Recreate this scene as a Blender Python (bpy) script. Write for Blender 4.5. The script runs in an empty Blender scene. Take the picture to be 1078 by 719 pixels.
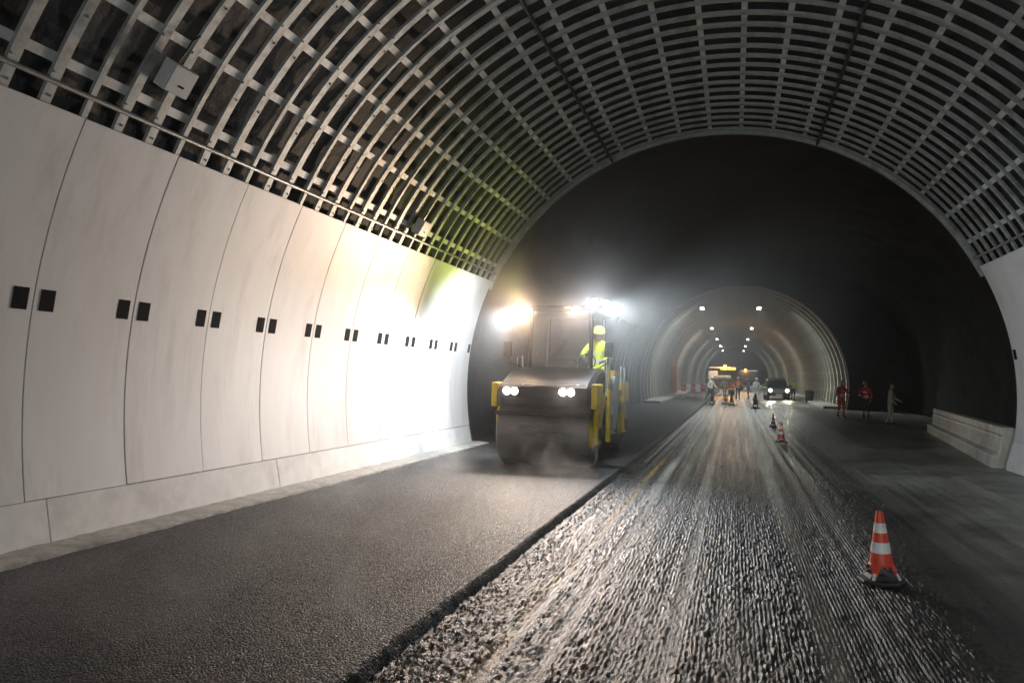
import bpy, bmesh, math, random
import numpy as np
from mathutils import Vector, Matrix, Quaternion

random.seed(7)
RNG = np.random.RandomState(11)
scene = bpy.context.scene
COL = scene.collection
PI = math.pi
R = math.radians

# ------------------------------------------------------------------ objects
def tag(o, label=None, cat=None, group=None, kind=None):
    if label: o['label'] = label
    if cat: o['category'] = cat
    if group: o['group'] = group
    if kind: o['kind'] = kind
    return o

def empty(name, loc=(0, 0, 0), rz=0.0):
    o = bpy.data.objects.new(name, None)
    COL.objects.link(o)
    o.location = loc
    o.rotation_euler = (0, 0, rz)
    return o

def mesh_obj(name, verts, faces, mats, parent=None, smooth=False, fmats=None):
    me = bpy.data.meshes.new(name)
    me.from_pydata([tuple(v) for v in verts], [], [tuple(f) for f in faces])
    if not isinstance(mats, (list, tuple)): mats = [mats]
    for m in mats: me.materials.append(m)
    if fmats is not None: me.polygons.foreach_set('material_index', fmats)
    if smooth: me.polygons.foreach_set('use_smooth', [True] * len(me.polygons))
    me.update()
    o = bpy.data.objects.new(name, me)
    COL.objects.link(o)
    if parent is not None: o.parent = parent
    return o

def bm_obj(name, bm, mats, parent=None, smooth=None, bevel=0.0, seg=2):
    if bevel > 0:
        es = [e for e in bm.edges if len(e.link_faces) == 2 and e.calc_face_angle(0) > 0.5]
        bmesh.ops.bevel(bm, geom=es, offset=bevel, segments=seg, affect='EDGES', profile=0.6, clamp_overlap=True)
    bmesh.ops.recalc_face_normals(bm, faces=bm.faces[:])
    me = bpy.data.meshes.new(name)
    if smooth is not None:
        for f in bm.faces: f.smooth = True
        for e in bm.edges:
            if len(e.link_faces) == 2 and e.calc_face_angle(0) > smooth: e.smooth = False
    bm.to_mesh(me); bm.free()
    if not isinstance(mats, (list, tuple)): mats = [mats]
    for m in mats: me.materials.append(m)
    o = bpy.data.objects.new(name, me)
    COL.objects.link(o)
    if parent is not None: o.parent = parent
    return o

def add_box(bm, c, s, rot=None, mi=0):
    M = Matrix.Translation(c)
    if rot is not None: M = M @ rot.to_4x4()
    M = M @ Matrix.Diagonal((s[0], s[1], s[2], 1))
    r = bmesh.ops.create_cube(bm, size=1.0, matrix=M)
    if mi:
        for f in {f for v in r['verts'] for f in v.link_faces}: f.material_index = mi
    return r['verts']

def rotm(x=0, y=0, z=0):
    return (Matrix.Rotation(R(z), 3, 'Z') @ Matrix.Rotation(R(y), 3, 'Y') @ Matrix.Rotation(R(x), 3, 'X'))

def add_tube(bm, pts, r, n=10, mi=0, cap=True):
    """sweep a circle (radius number or list) along points"""
    pts = [Vector(p) for p in pts]
    rr = r if isinstance(r, (list, tuple)) else [r] * len(pts)
    rings = []
    up = None
    for i, p in enumerate(pts):
        t = (pts[min(i + 1, len(pts) - 1)] - pts[max(i - 1, 0)]).normalized()
        if up is None:
            up = Vector((0, 0, 1)) if abs(t.z) < 0.9 else Vector((1, 0, 0))
        a = (up - t * up.dot(t)).normalized()
        b = t.cross(a)
        up = a
        rings.append([bm.verts.new(p + (a * math.cos(2 * PI * k / n) + b * math.sin(2 * PI * k / n)) * rr[i]) for k in range(n)])
    fs = []
    for i in range(len(rings) - 1):
        for k in range(n):
            fs.append(bm.faces.new((rings[i][k], rings[i][(k + 1) % n], rings[i + 1][(k + 1) % n], rings[i + 1][k])))
    if cap:
        fs.append(bm.faces.new(rings[0][::-1])); fs.append(bm.faces.new(rings[-1]))
    for f in fs: f.material_index = mi
    return fs

def add_prism(bm, pts, y0, y1, axis='y', mi=0):
    """extrude a closed polygon; axis y: pts are (x,z); axis x: pts are (y,z)"""
    def P(a, b, t):
        return (a, t, b) if axis == 'y' else ((t, a, b) if axis == 'x' else (a, b, t))
    v0 = [bm.verts.new(P(a, b, y0)) for a, b in pts]
    v1 = [bm.verts.new(P(a, b, y1)) for a, b in pts]
    n = len(pts); fs = []
    for i in range(n):
        fs.append(bm.faces.new((v0[i], v0[(i + 1) % n], v1[(i + 1) % n], v1[i])))
    fs.append(bm.faces.new(v0[::-1])); fs.append(bm.faces.new(v1))
    for f in fs: f.material_index = mi
    return fs

def add_lathe(bm, prof, M=None, n=32, mi=0, cap=True):
    """prof: list of (r, z) along local z"""
    M = M or Matrix.Identity(4)
    rings = []
    for r, z in prof:
        rings.append([bm.verts.new(M @ Vector((r * math.cos(2 * PI * k / n), r * math.sin(2 * PI * k / n), z))) for k in range(n)])
    fs = []
    for i in range(len(rings) - 1):
        for k in range(n):
            fs.append(bm.faces.new((rings[i][k], rings[i][(k + 1) % n], rings[i + 1][(k + 1) % n], rings[i + 1][k])))
    if cap:
        fs.append(bm.faces.new(rings[0][::-1])); fs.append(bm.faces.new(rings[-1]))
    for f in fs: f.material_index = mi
    return fs

# ------------------------------------------------------------------ materials
def new_mat(name):
    m = bpy.data.materials.new(name)
    m.use_nodes = True
    nt = m.node_tree
    return m, nt, nt.nodes['Principled BSDF']

def mat(name, col, rough=0.5, metal=0.0, var=0.0, scale=3.0, bump=0.0, bscale=40.0, spec=0.5, stretch=(1, 1, 1), dirt=None, dirt_scale=0.8, coat=0.0, rvar=0.0):
    m, nt, p = new_mat(name)
    N, L = nt.nodes, nt.links
    p.inputs['Roughness'].default_value = rough
    p.inputs['Metallic'].default_value = metal
    p.inputs['Specular IOR Level'].default_value = spec
    p.inputs['Coat Weight'].default_value = coat
    p.inputs['Base Color'].default_value = (*col, 1)
    if var > 0 or bump > 0 or dirt:
        tc = N.new('ShaderNodeTexCoord')
        mp = N.new('ShaderNodeMapping'); mp.inputs['Scale'].default_value = stretch
        L.new(tc.outputs['Object'], mp.inputs['Vector'])
        last = None
        if var > 0:
            nz = N.new('ShaderNodeTexNoise'); nz.inputs['Scale'].default_value = scale; nz.inputs['Detail'].default_value = 6
            nz.inputs['Roughness'].default_value = 0.65
            L.new(mp.outputs['Vector'], nz.inputs['Vector'])
            cr = N.new('ShaderNodeValToRGB')
            lo = [max(0, c * (1 - var)) for c in col]; hi = [min(1, c * (1 + var)) for c in col]
            cr.color_ramp.elements[0].color = (*lo, 1); cr.color_ramp.elements[0].position = 0.3
            cr.color_ramp.elements[1].color = (*hi, 1); cr.color_ramp.elements[1].position = 0.7
            L.new(nz.outputs['Fac'], cr.inputs['Fac'])
            last = cr.outputs['Color']
            if rvar:
                mr = N.new('ShaderNodeMapRange'); mr.inputs['To Min'].default_value = rough - rvar; mr.inputs['To Max'].default_value = rough + rvar
                L.new(nz.outputs['Fac'], mr.inputs['Value']); L.new(mr.outputs['Result'], p.inputs['Roughness'])
        if dirt:
            n2 = N.new('ShaderNodeTexNoise'); n2.inputs['Scale'].default_value = dirt_scale; n2.inputs['Detail'].default_value = 8
            n2.inputs['Roughness'].default_value = 0.7
            L.new(mp.outputs['Vector'], n2.inputs['Vector'])
            c2 = N.new('ShaderNodeValToRGB'); c2.color_ramp.elements[0].position = 0.5; c2.color_ramp.elements[1].position = 0.72
            L.new(n2.outputs['Fac'], c2.inputs['Fac'])
            mx = N.new('ShaderNodeMix'); mx.data_type = 'RGBA'
            L.new(c2.outputs['Color'], mx.inputs['Factor'])
            if last: L.new(last, mx.inputs[6])
            else: mx.inputs[6].default_value = (*col, 1)
            mx.inputs[7].default_value = (*dirt, 1)
            last = mx.outputs[2]
        if last: L.new(last, p.inputs['Base Color'])
        if bump > 0:
            n3 = N.new('ShaderNodeTexNoise'); n3.inputs['Scale'].default_value = bscale; n3.inputs['Detail'].default_value = 5
            L.new(mp.outputs['Vector'], n3.inputs['Vector'])
            b = N.new('ShaderNodeBump'); b.inputs['Strength'].default_value = 1.0; b.inputs['Distance'].default_value = bump
            L.new(n3.outputs['Fac'], b.inputs['Height']); L.new(b.outputs['Normal'], p.inputs['Normal'])
    return m

def emit(name, col, strength):
    m, nt, p = new_mat(name)
    p.inputs['Base Color'].default_value = (*col, 1)
    p.inputs['Emission Color'].default_value = (*col, 1)
    p.inputs['Emission Strength'].default_value = strength
    m.cycles.emission_sampling = 'NONE' if strength < 60 else 'AUTO'
    return m

M = {}
M['panel'] = mat('panel_white', (0.70, 0.685, 0.68), 0.42, 0, 0.05, 1.3, 0.0006, 60, stretch=(2.0, 2.0, 0.35), dirt=(0.55, 0.525, 0.50), dirt_scale=1.1)
M['slot'] = mat('slot_dark', (0.010, 0.010, 0.011), 0.85, spec=0.1)
M['slot_rim'] = mat('slot_rim_black', (0.03, 0.03, 0.032), 0.5)
M['plinth'] = mat('plinth_painted_concrete', (0.68, 0.665, 0.65), 0.7, 0, 0.08, 4, 0.0015, 50, dirt=(0.52, 0.50, 0.47), dirt_scale=1.6)
M['kerb'] = mat('kerb_concrete', (0.38, 0.37, 0.34), 0.85, 0, 0.3, 9, 0.006, 30, dirt=(0.16, 0.155, 0.15), dirt_scale=2.2)
M['zinc'] = mat('galvanised_steel', (0.38, 0.39, 0.375), 0.52, 0.35, 0.22, 7, 0.0005, 90, dirt=(0.15, 0.14, 0.12), dirt_scale=2.0)
M['strap'] = mat('strap_steel', (0.62, 0.625, 0.61), 0.5, 0.1, 0.22, 5, 0.0004, 90, dirt=(0.36, 0.34, 0.30), dirt_scale=3.0)
M['rail'] = mat('rail_steel', (0.40, 0.40, 0.38), 0.4, 0.7, 0.2, 8)
M['membrane'] = mat('dark_membrane', (0.012, 0.014, 0.016), 0.7, 0, 0.5, 1.7, 0.03, 6, dirt=(0.026, 0.028, 0.03), dirt_scale=2.6)
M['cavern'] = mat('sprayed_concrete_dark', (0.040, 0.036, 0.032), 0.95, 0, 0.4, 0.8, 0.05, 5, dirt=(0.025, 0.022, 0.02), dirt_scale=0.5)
M['farwall'] = mat('far_lining_concrete', (0.20, 0.205, 0.19), 0.75, 0, 0.35, 0.6, 0.02, 3, dirt=(0.10, 0.10, 0.09), dirt_scale=0.7)
M['farrib'] = mat('far_rib_steel', (0.36, 0.355, 0.31), 0.5, 0.3, 0.3, 3)
M['black_cable'] = mat('cable_black', (0.015, 0.015, 0.016), 0.6)
M['box_grey'] = mat('box_light_grey', (0.45, 0.46, 0.45), 0.5, 0, 0.08, 8)
M['yellow'] = mat('machine_yellow', (0.85, 0.60, 0.008), 0.4, 0, 0.08, 5, 0, 40, dirt=(0.45, 0.30, 0.02), dirt_scale=3.5)
M['charcoal'] = mat('charcoal_paint', (0.042, 0.041, 0.041), 0.6, 0, 0.2, 6, spec=0.3, dirt=(0.06, 0.056, 0.05), dirt_scale=3)
M['lightgrey'] = mat('light_grey_paint', (0.50, 0.53, 0.56), 0.4, 0, 0.12, 6, dirt=(0.25, 0.25, 0.25), dirt_scale=4)
M['drum'] = mat('drum_steel', (0.20, 0.188, 0.18), 0.5, 0.3, 0.3, 3, 0.0008, 30, stretch=(0.4, 1, 1), dirt=(0.045, 0.043, 0.04), dirt_scale=2.5, rvar=0.12)
M['rubber'] = mat('rubber_black', (0.02, 0.02, 0.02), 0.7, 0, 0.2, 12)
M['chrome'] = mat('bright_steel', (0.7, 0.7, 0.7), 0.22, 0.9)
M['cone_orange'] = mat('cone_red', (0.66, 0.055, 0.025), 0.45, 0, 0.12, 14, dirt=(0.30, 0.05, 0.03), dirt_scale=9)
M['cone_white'] = mat('cone_band_white', (0.74, 0.74, 0.74), 0.4, 0, 0.08, 14, dirt=(0.45, 0.44, 0.42), dirt_scale=9)
M['cone_base'] = mat('cone_base_rubber', (0.022, 0.022, 0.024), 0.62, 0, 0.3, 14, dirt=(0.07, 0.065, 0.06), dirt_scale=6)
M['red'] = mat('red_paint', (0.55, 0.03, 0.03), 0.45, 0, 0.1, 8)
M['white'] = mat('white_paint', (0.75, 0.75, 0.74), 0.45, 0, 0.06, 8)
M['orange'] = mat('orange_light_tint', (0.80, 0.25, 0.03), 0.5, 0, 0.15, 4)  # tint for the doorway frame, standing in for orange light on it
M['blackplastic'] = mat('black_plastic', (0.02, 0.02, 0.022), 0.5)
M['skin'] = mat('skin_tone', (0.50, 0.30, 0.21), 0.5)
M['hair'] = mat('dark_hair', (0.02, 0.015, 0.012), 0.6)
M['eye'] = mat('eye_dark', (0.02, 0.02, 0.02), 0.3)
M['boot'] = mat('boot_black', (0.025, 0.023, 0.02), 0.6)
M['hv_yellow'] = mat('hivis_yellow', (0.70, 0.80, 0.05), 0.8, 0, 0.12, 9)
M['hv_orange'] = mat('hivis_orange', (0.88, 0.20, 0.03), 0.8, 0, 0.12, 9)
M['hv_red'] = mat('hivis_red', (0.75, 0.035, 0.04), 0.8, 0, 0.15, 9)
M['reflect'] = mat('reflective_tape', (0.80, 0.80, 0.78), 0.35, 0.1)
M['cloth_white'] = mat('white_cloth', (0.72, 0.73, 0.74), 0.9, 0, 0.06, 9)
M['cloth_dark'] = mat('dark_trousers', (0.035, 0.037, 0.045), 0.9, 0, 0.2, 9)
M['cloth_blue'] = mat('pale_blue_cloth', (0.40, 0.48, 0.58), 0.9, 0, 0.1, 9)
M['cloth_beige'] = mat('beige_cloth', (0.58, 0.52, 0.40), 0.9, 0, 0.2, 9)
M['glove'] = mat('grey_glove', (0.2, 0.2, 0.2), 0.8)
M['carpaint'] = mat('car_paint_grey', (0.16, 0.17, 0.18), 0.3, 0.4, 0.05, 5, coat=0.4)
M['carwhite'] = mat('car_trim_silver', (0.5, 0.5, 0.48), 0.35, 0.5)
M['tyre'] = mat('tyre_black', (0.02, 0.02, 0.02), 0.8)
M['lens_warm'] = emit('lens_warm', (1.0, 0.90, 0.74), 45)
M['lens_cold'] = emit('lens_cold', (0.90, 0.95, 1.0), 45)
M['lens_car'] = emit('lens_car', (1.0, 0.90, 0.66), 22)
M['lens_far'] = emit('lens_far', (0.95, 1.0, 0.97), 14)
M['amber'] = emit('amber_beacon', (1.0, 0.40, 0.02), 50)
M['amber_soft'] = emit('amber_strip', (1.0, 0.40, 0.03), 9)
M['taillight'] = emit('tail_red', (1.0, 0.03, 0.02), 2.0)
def glass_mat():
    m, nt, p = new_mat('cab_glass')
    p.inputs['Base Color'].default_value = (0.92, 0.95, 0.95, 1)
    p.inputs['Roughness'].default_value = 0.03
    p.inputs['Alpha'].default_value = 0.13
    return m
M['glass'] = glass_mat()
M['carglass'] = mat('car_glass_dark', (0.02, 0.03, 0.045), 0.08, 0, spec=0.7)

# ------------------------------------------------------------------ ground
def vnoise(x, y, seed):
    """smooth value noise on numpy arrays"""
    rs = np.random.RandomState(seed)
    T = rs.rand(256, 256)
    xi = np.floor(x).astype(int); yi = np.floor(y).astype(int)
    fx = x - xi; fy = y - yi
    fx = fx * fx * (3 - 2 * fx); fy = fy * fy * (3 - 2 * fy)
    a = T[xi & 255, yi & 255]; b = T[(xi + 1) & 255, yi & 255]
    c = T[xi & 255, (yi + 1) & 255]; d = T[(xi + 1) & 255, (yi + 1) & 255]
    return (a * (1 - fx) + b * fx) * (1 - fy) + (c * (1 - fx) + d * fx) * fy

def stones(x, y, seed, jx=0.5, jy=1.0):
    """cellular height: each cell holds one stone with its own height and outline"""
    rs = np.random.RandomState(seed)
    JX, JY, HH = rs.rand(256, 256), rs.rand(256, 256), rs.rand(256, 256)
    xi = np.floor(x).astype(int); yi = np.floor(y).astype(int)
    out = np.zeros_like(x)
    for a in (-1, 0, 1):
        for b in (-1, 0, 1):
            cx, cy_ = (xi + a) & 255, (yi + b) & 255
            px = xi + a + .5 + (JX[cx, cy_] - .5) * jx; py = yi + b + .5 + (JY[cx, cy_] - .5) * jy
            r = 0.42 + 0.35 * JX[cy_, cx]
            d2 = ((x - px) ** 2 + (y - py) ** 2) / (r * r)
            out = np.maximum(out, (0.25 + 0.75 * HH[cx, cy_]) * np.clip(1 - d2 ** 1.6, 0, 1))
    return out

def rise(y):
    return np.maximum(0, y - 36.0) * 0.0042

def grid_obj(name, xs, ys, Z, mats):
    nx, ny = len(xs), len(ys)
    X, Y = np.meshgrid(xs, ys)
    V = np.stack([X, Y, Z], -1).reshape(-1, 3)
    me = bpy.data.meshes.new(name)
    me.vertices.add(nx * ny)
    me.vertices.foreach_set('co', V.astype(np.float32).ravel())
    i = np.arange(ny - 1)[:, None] * nx + np.arange(nx - 1)[None, :]
    F = np.stack([i, i + 1, i + nx + 1, i + nx], -1).reshape(-1, 4)
    nf = len(F)
    me.loops.add(nf * 4)
    me.loops.foreach_set('vertex_index', F.astype(np.int32).ravel())
    me.polygons.add(nf)
    me.polygons.foreach_set('loop_start', np.arange(0, nf * 4, 4, dtype=np.int32))
    me.polygons.foreach_set('use_smooth', np.ones(nf, dtype=bool))
    me.update(calc_edges=True)
    me.validate()
    me.materials.append(mats)
    o = bpy.data.objects.new(name, me)
    COL.objects.link(o)
    return o

def geo(a, b, first, ratio):
    out = [a]; s = first
    while out[-1] < b:
        out.append(out[-1] + s); s *= ratio
    return np.array(out)

def nodes_asphalt():
    m, nt, p = new_mat('fresh_asphalt')
    N, L = nt.nodes, nt.links
    tc = N.new('ShaderNodeTexCoord')
    v = N.new('ShaderNodeTexVoronoi'); v.inputs['Scale'].default_value = 70
    L.new(tc.outputs['Object'], v.inputs['Vector'])
    n = N.new('ShaderNodeTexNoise'); n.inputs['Scale'].default_value = 0.7; n.inputs['Detail'].default_value = 5
    L.new(tc.outputs['Object'], n.inputs['Vector'])
    sep = N.new('ShaderNodeSeparateColor'); L.new(v.outputs['Color'], sep.inputs['Color'])
    cr = N.new('ShaderNodeValToRGB')
    cr.color_ramp.elements[0].color = (0.009, 0.0085, 0.0085, 1); cr.color_ramp.elements[0].position = 0.35
    cr.color_ramp.elements[1].color = (0.088, 0.088, 0.091, 1); cr.color_ramp.elements[1].position = 1.0
    L.new(sep.outputs['Red'], cr.inputs['Fac'])
    mx = N.new('ShaderNodeMix'); mx.data_type = 'RGBA'; mx.blend_type = 'MULTIPLY'; mx.inputs['Factor'].default_value = 0.5
    c2 = N.new('ShaderNodeValToRGB'); c2.color_ramp.elements[0].position = 0.3; c2.color_ramp.elements[1].position = 0.7
    c2.color_ramp.elements[0].color = (0.5, 0.5, 0.5, 1)
    L.new(n.outputs['Fac'], c2.inputs['Fac'])
    L.new(cr.outputs['Color'], mx.inputs[6]); L.new(c2.outputs['Color'], mx.inputs[7])
    L.new(mx.outputs[2], p.inputs['Base Color'])
    rr = N.new('ShaderNodeMapRange'); rr.inputs['To Min'].default_value = 0.38; rr.inputs['To Max'].default_value = 0.8
    L.new(sep.outputs['Green'], rr.inputs['Value']); L.new(rr.outputs['Result'], p.inputs['Roughness'])
    b = N.new('ShaderNodeBump'); b.inputs['Distance'].default_value = 0.011; b.inputs['Strength'].default_value = 1.0
    b.invert = True
    p.inputs['Specular IOR Level'].default_value = 0.4
    L.new(v.outputs['Distance'], b.inputs['Height']); L.new(b.outputs['Normal'], p.inputs['Normal'])
    return m

def nodes_milled():
    m, nt, p = new_mat('milled_pavement')
    N, L = nt.nodes, nt.links
    tc = N.new('ShaderNodeTexCoord')
    sx = N.new('ShaderNodeSeparateXYZ'); L.new(tc.outputs['Object'], sx.inputs['Vector'])
    mp = N.new('ShaderNodeMapping'); mp.inputs['Scale'].default_value = (7.0, 0.16, 1.0)
    L.new(tc.outputs['Object'], mp.inputs['Vector'])
    n1 = N.new('ShaderNodeTexNoise'); n1.inputs['Scale'].default_value = 1.0; n1.inputs['Detail'].default_value = 7; n1.inputs['Roughness'].default_value = 0.7
    L.new(mp.outputs['Vector'], n1.inputs['Vector'])
    v = N.new('ShaderNodeTexVoronoi'); v.inputs['Scale'].default_value = 85
    L.new(tc.outputs['Object'], v.inputs['Vector'])
    sep = N.new('ShaderNodeSeparateColor'); L.new(v.outputs['Color'], sep.inputs['Color'])
    # across-road base tone: x -2.3 .. 9.7 -> 0..1
    wob = N.new('ShaderNodeTexNoise'); wob.inputs['Scale'].default_value = 1.2; wob.inputs['Detail'].default_value = 6
    L.new(tc.outputs['Object'], wob.inputs['Vector'])
    mm = N.new('ShaderNodeMath'); mm.operation = 'MULTIPLY_ADD'; mm.inputs[1].default_value = 0.07; 
    L.new(wob.outputs['Fac'], mm.inputs[0]); L.new(sx.outputs['X'], mm.inputs[2])
    mr = N.new('ShaderNodeMapRange'); mr.inputs['From Min'].default_value = -2.2; mr.inputs['From Max'].default_value = 9.8
    L.new(mm.outputs['Value'], mr.inputs['Value'])
    cr = N.new('ShaderNodeValToRGB'); E = cr.color_ramp.elements
    def stop(x, c):
        pos = (x + 2.2 + 0.0) / 12.0
        e = E.new(min(1, max(0, pos))); e.color = (*c, 1)
    base = (0.016, 0.0128, 0.0105); dark = (0.009, 0.0088, 0.0085); pale = (0.15, 0.145, 0.13); grey = (0.28, 0.285, 0.26)
    for x, c in [(-2.2, base), (-1.60, base), (-1.57, (0.26, 0.17, 0.06)), (-1.49, (0.25, 0.165, 0.06)), (-1.47, base), (-1.34, dark), (-1.29, (0.27, 0.26, 0.25)), (-1.17, (0.27, 0.26, 0.25)), (-1.13, dark), (-0.98, base), (-0.93, (0.13, 0.12, 0.105)), (-0.86, (0.13, 0.12, 0.105)), (-0.82, dark), (-0.55, base), (-0.51, (0.15, 0.15, 0.135)), (-0.40, (0.15, 0.15, 0.135)), (-0.35, dark), (-0.1, base),
                 (0.45, base), (0.56, dark), (0.60, (0.15, 0.15, 0.135)), (0.74, (0.16, 0.155, 0.14)), (0.80, dark), (1.35, dark), (1.5, (0.035, 0.034, 0.031)), (2.1, (0.05, 0.05, 0.046)), (2.7, (0.19, 0.192, 0.175)),
                 (3.4, grey), (6.0, (0.29, 0.295, 0.27)), (9.8, (0.09, 0.085, 0.08))]:
        stop(x, c)
    E.remove(E[0]); 
    L.new(mr.outputs['Result'], cr.inputs['Fac'])
    # streaks
    c1 = N.new('ShaderNodeValToRGB'); c1.color_ramp.elements[0].position = 0.30; c1.color_ramp.elements[1].position = 0.72
    c1.color_ramp.elements[0].color = (0.3, 0.3, 0.3, 1); c1.color_ramp.elements[1].color = (1.45, 1.4, 1.35, 1)
    L.new(n1.outputs['Fac'], c1.inputs['Fac'])
    mx = N.new('ShaderNodeMix'); mx.data_type = 'RGBA'; mx.blend_type = 'MULTIPLY'; mx.inputs['Factor'].default_value = 0.85
    L.new(cr.outputs['Color'], mx.inputs[6]); L.new(c1.outputs['Color'], mx.inputs[7])
    st = N.new('ShaderNodeMix'); st.data_type = 'RGBA'; st.blend_type = 'MULTIPLY'; st.inputs['Factor'].default_value = 0.7
    c3 = N.new('ShaderNodeValToRGB'); c3.color_ramp.elements[0].color = (0.45, 0.43, 0.42, 1); c3.color_ramp.elements[1].color = (1.6, 1.55, 1.5, 1)
    L.new(sep.outputs['Red'], c3.inputs['Fac'])
    L.new(mx.outputs[2], st.inputs[6]); L.new(c3.outputs['Color'], st.inputs[7])
    p.inputs['Specular IOR Level'].default_value = 0.40
    # dark stains on the worn part
    n5 = N.new('ShaderNodeTexNoise'); n5.inputs['Scale'].default_value = 0.55; n5.inputs['Detail'].default_value = 7; n5.inputs['Roughness'].default_value = 0.68
    L.new(tc.outputs['Object'], n5.inputs['Vector'])
    c5 = N.new('ShaderNodeValToRGB'); c5.color_ramp.elements[0].position = 0.36; c5.color_ramp.elements[1].position = 0.56
    c5.color_ramp.elements[0].color = (0.22, 0.22, 0.22, 1)
    L.new(n5.outputs['Fac'], c5.inputs['Fac'])
    s5 = N.new('ShaderNodeMix'); s5.data_type = 'RGBA'; s5.blend_type = 'MULTIPLY'; s5.inputs['Factor'].default_value = 0.75
    L.new(st.outputs[2], s5.inputs[6]); L.new(c5.outputs['Color'], s5.inputs[7])
    L.new(s5.outputs[2], p.inputs['Base Color'])
    rr = N.new('ShaderNodeMapRange'); rr.inputs['To Min'].default_value = 0.17; rr.inputs['To Max'].default_value = 0.55
    L.new(n1.outputs['Fac'], rr.inputs['Value']); L.new(rr.outputs['Result'], p.inputs['Roughness'])
    b = N.new('ShaderNodeBump'); b.inputs['Distance'].default_value = 0.006; b.inputs['Strength'].default_value = 0.9; b.invert = True
    L.new(v.outputs['Distance'], b.inputs['Height'])
    b2 = N.new('ShaderNodeBump'); b2.inputs['Distance'].default_value = 0.005; b2.inputs['Strength'].default_value = 0.6
    n6 = N.new('ShaderNodeTexNoise'); n6.inputs['Scale'].default_value = 1.0; n6.inputs['Detail'].default_value = 6
    mp2 = N.new('ShaderNodeMapping'); mp2.inputs['Scale'].default_value = (26.0, 2.2, 1.0)
    L.new(tc.outputs['Object'], mp2.inputs['Vector']); L.new(mp2.outputs['Vector'], n6.inputs['Vector'])
    L.new(n6.outputs['Fac'], b2.inputs['Height']); L.new(b.outputs['Normal'], b2.inputs['Normal'])
    L.new(b2.outputs['Normal'], p.inputs['Normal'])
    return m

# milled road sheet
MZ = -0.10
ys = geo(1.6, 200.0, 0.011, 1.0060)
xs = np.concatenate([np.arange(-2.55, 1.6, 0.0085), geo(1.6, 12.0, 0.014, 1.022)])
X, Y = np.meshgrid(xs, ys)
amp = np.clip((2.6 - X) / 1.6, 0.10, 1.0)
warp = (vnoise(X * 1.3, Y * 0.10, 3) - 0.5) * 0.5 + 0.18 * (vnoise(X * 14, Y * 6, 31) - 0.5)
lane = X / 0.033 + warp
li = np.floor(lane)
fr = lane - li
ph = np.mod(li * 0.618, 1.0)
ridge = np.clip(1.5 - np.abs(2 * fr - 1) * 1.5, 0, 1)
tn = vnoise(li * 7.3 + 0.5, Y / 0.044 + ph * 9.0 + (fr - .5) * 1.1, 5)
rough = vnoise(X * 3.0, Y * 0.5, 17)
far_f = np.clip((22 - Y) / 12, 0.25, 1)
gro = np.exp(-((X - 1.05) / 0.36) ** 4)
st_ = stones(lane, Y / 0.050 + ph * 0.0, 41, .25, 1.0)
H = (0.026 * (st_ * (1 - .6 * gro) + .45 * gro * ridge) * (0.35 + rough) + 0.012 * stones(X / 0.019, Y / 0.026, 42, .9, .9) + 0.010 * (vnoise(X / 0.09, Y / 0.16, 6) - 0.5)) * far_f
long_ = vnoise(X * 3.1, Y * 0.05, 8) + 0.5 * vnoise(X * 9.0, Y * 0.12, 9)
H = H * amp + (long_ - 0.75) * 0.026 * np.clip((3.2 - X) / 2.0, 0.08, 1)
# scraped ruts
for cx, w, dep in [(-1.85, 0.05, 0.012), (-1.30, 0.09, -0.010), (-0.42, 0.10, -0.006), (0.62, 0.12, 0.0), (1.0, 0.10, 0.020), (1.22, 0.07, 0.018)]:
    cxx = cx + 0.05 * (vnoise(Y * 0.2, Y * 0 + cx * 10, 12) - 0.5)
    H -= dep * np.exp(-((X - cxx) / w) ** 2)
for cx, w in [(-1.50, 0.05), (-1.19, 0.06), (0.70, 0.10), (-0.42, 0.06)]:      # smoother scraped bands
    k = np.exp(-((X - cx) / w) ** 4)
    H = H * (1 - 0.6 * k)
Z = MZ + H + rise(Y)
Z = Z + 0.08 * np.clip((X - 2.3) / 1.2, 0, 1)
milled = grid_obj('milled_road', xs, ys, Z, nodes_milled())
tag(milled, 'rough milled road surface with long grooves and scraped pale streaks', None, None, 'structure')

# fresh asphalt mat with a crumbling edge
xs = np.concatenate([np.arange(-6.05, -2.7, 0.02), np.arange(-2.7, -1.6, 0.012)])
ys = geo(1.6, 110.0, 0.015, 1.008)
X, Y = np.meshgrid(xs, ys)
edge = -2.20 + 0.025 * (vnoise(Y * 1.1, Y * 0 + 3.0, 21) - 0.5) + 0.008 * (vnoise(Y * 7, X * 3.0, 22) - 0.5) + 0.014 * (vnoise(Y * 24, X * 20.0, 28) - 0.5) + 0.0042 * np.clip(Y, 0, 60)
t = np.clip((X - edge + 0.02) / 0.13, 0, 1)
t = t * t * (3 - 2 * t)
crumb = 1.2 * (stones(X / 0.028, Y / 0.034, 24, .9, .9) - 0.5) + 0.6 * (vnoise(X / 0.012, Y / 0.014, 25) - 0.5)
Z = 0.012 - t * 0.19 + crumb * (0.0045 + 0.015 * np.minimum(t, 1 - t) * 2) + 0.006 * (vnoise(X * 0.8, Y * 0.5, 26) - 0.5) + rise(Y)
ASPH = nodes_asphalt()
fresh = grid_obj('fresh_asphalt', xs, ys, Z, ASPH)
tag(fresh, 'fresh black asphalt lane with a crumbling raised edge', None, None, 'structure')

# base ground below everything
gy = np.array([-12.0, 30, 36, 60, 120, 220]); gx = np.array([-30.0, 0, 30])
X, Y = np.meshgrid(gx, gy)
g = grid_obj('ground', gx, gy, -0.26 + rise(Y), mat('ground_subbase', (0.05, 0.047, 0.043), 0.9, 0, 0.3, 2, 0.01, 20))
tag(g, 'dark gravel subgrade under the tunnel road', None, None, 'structure')

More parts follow.
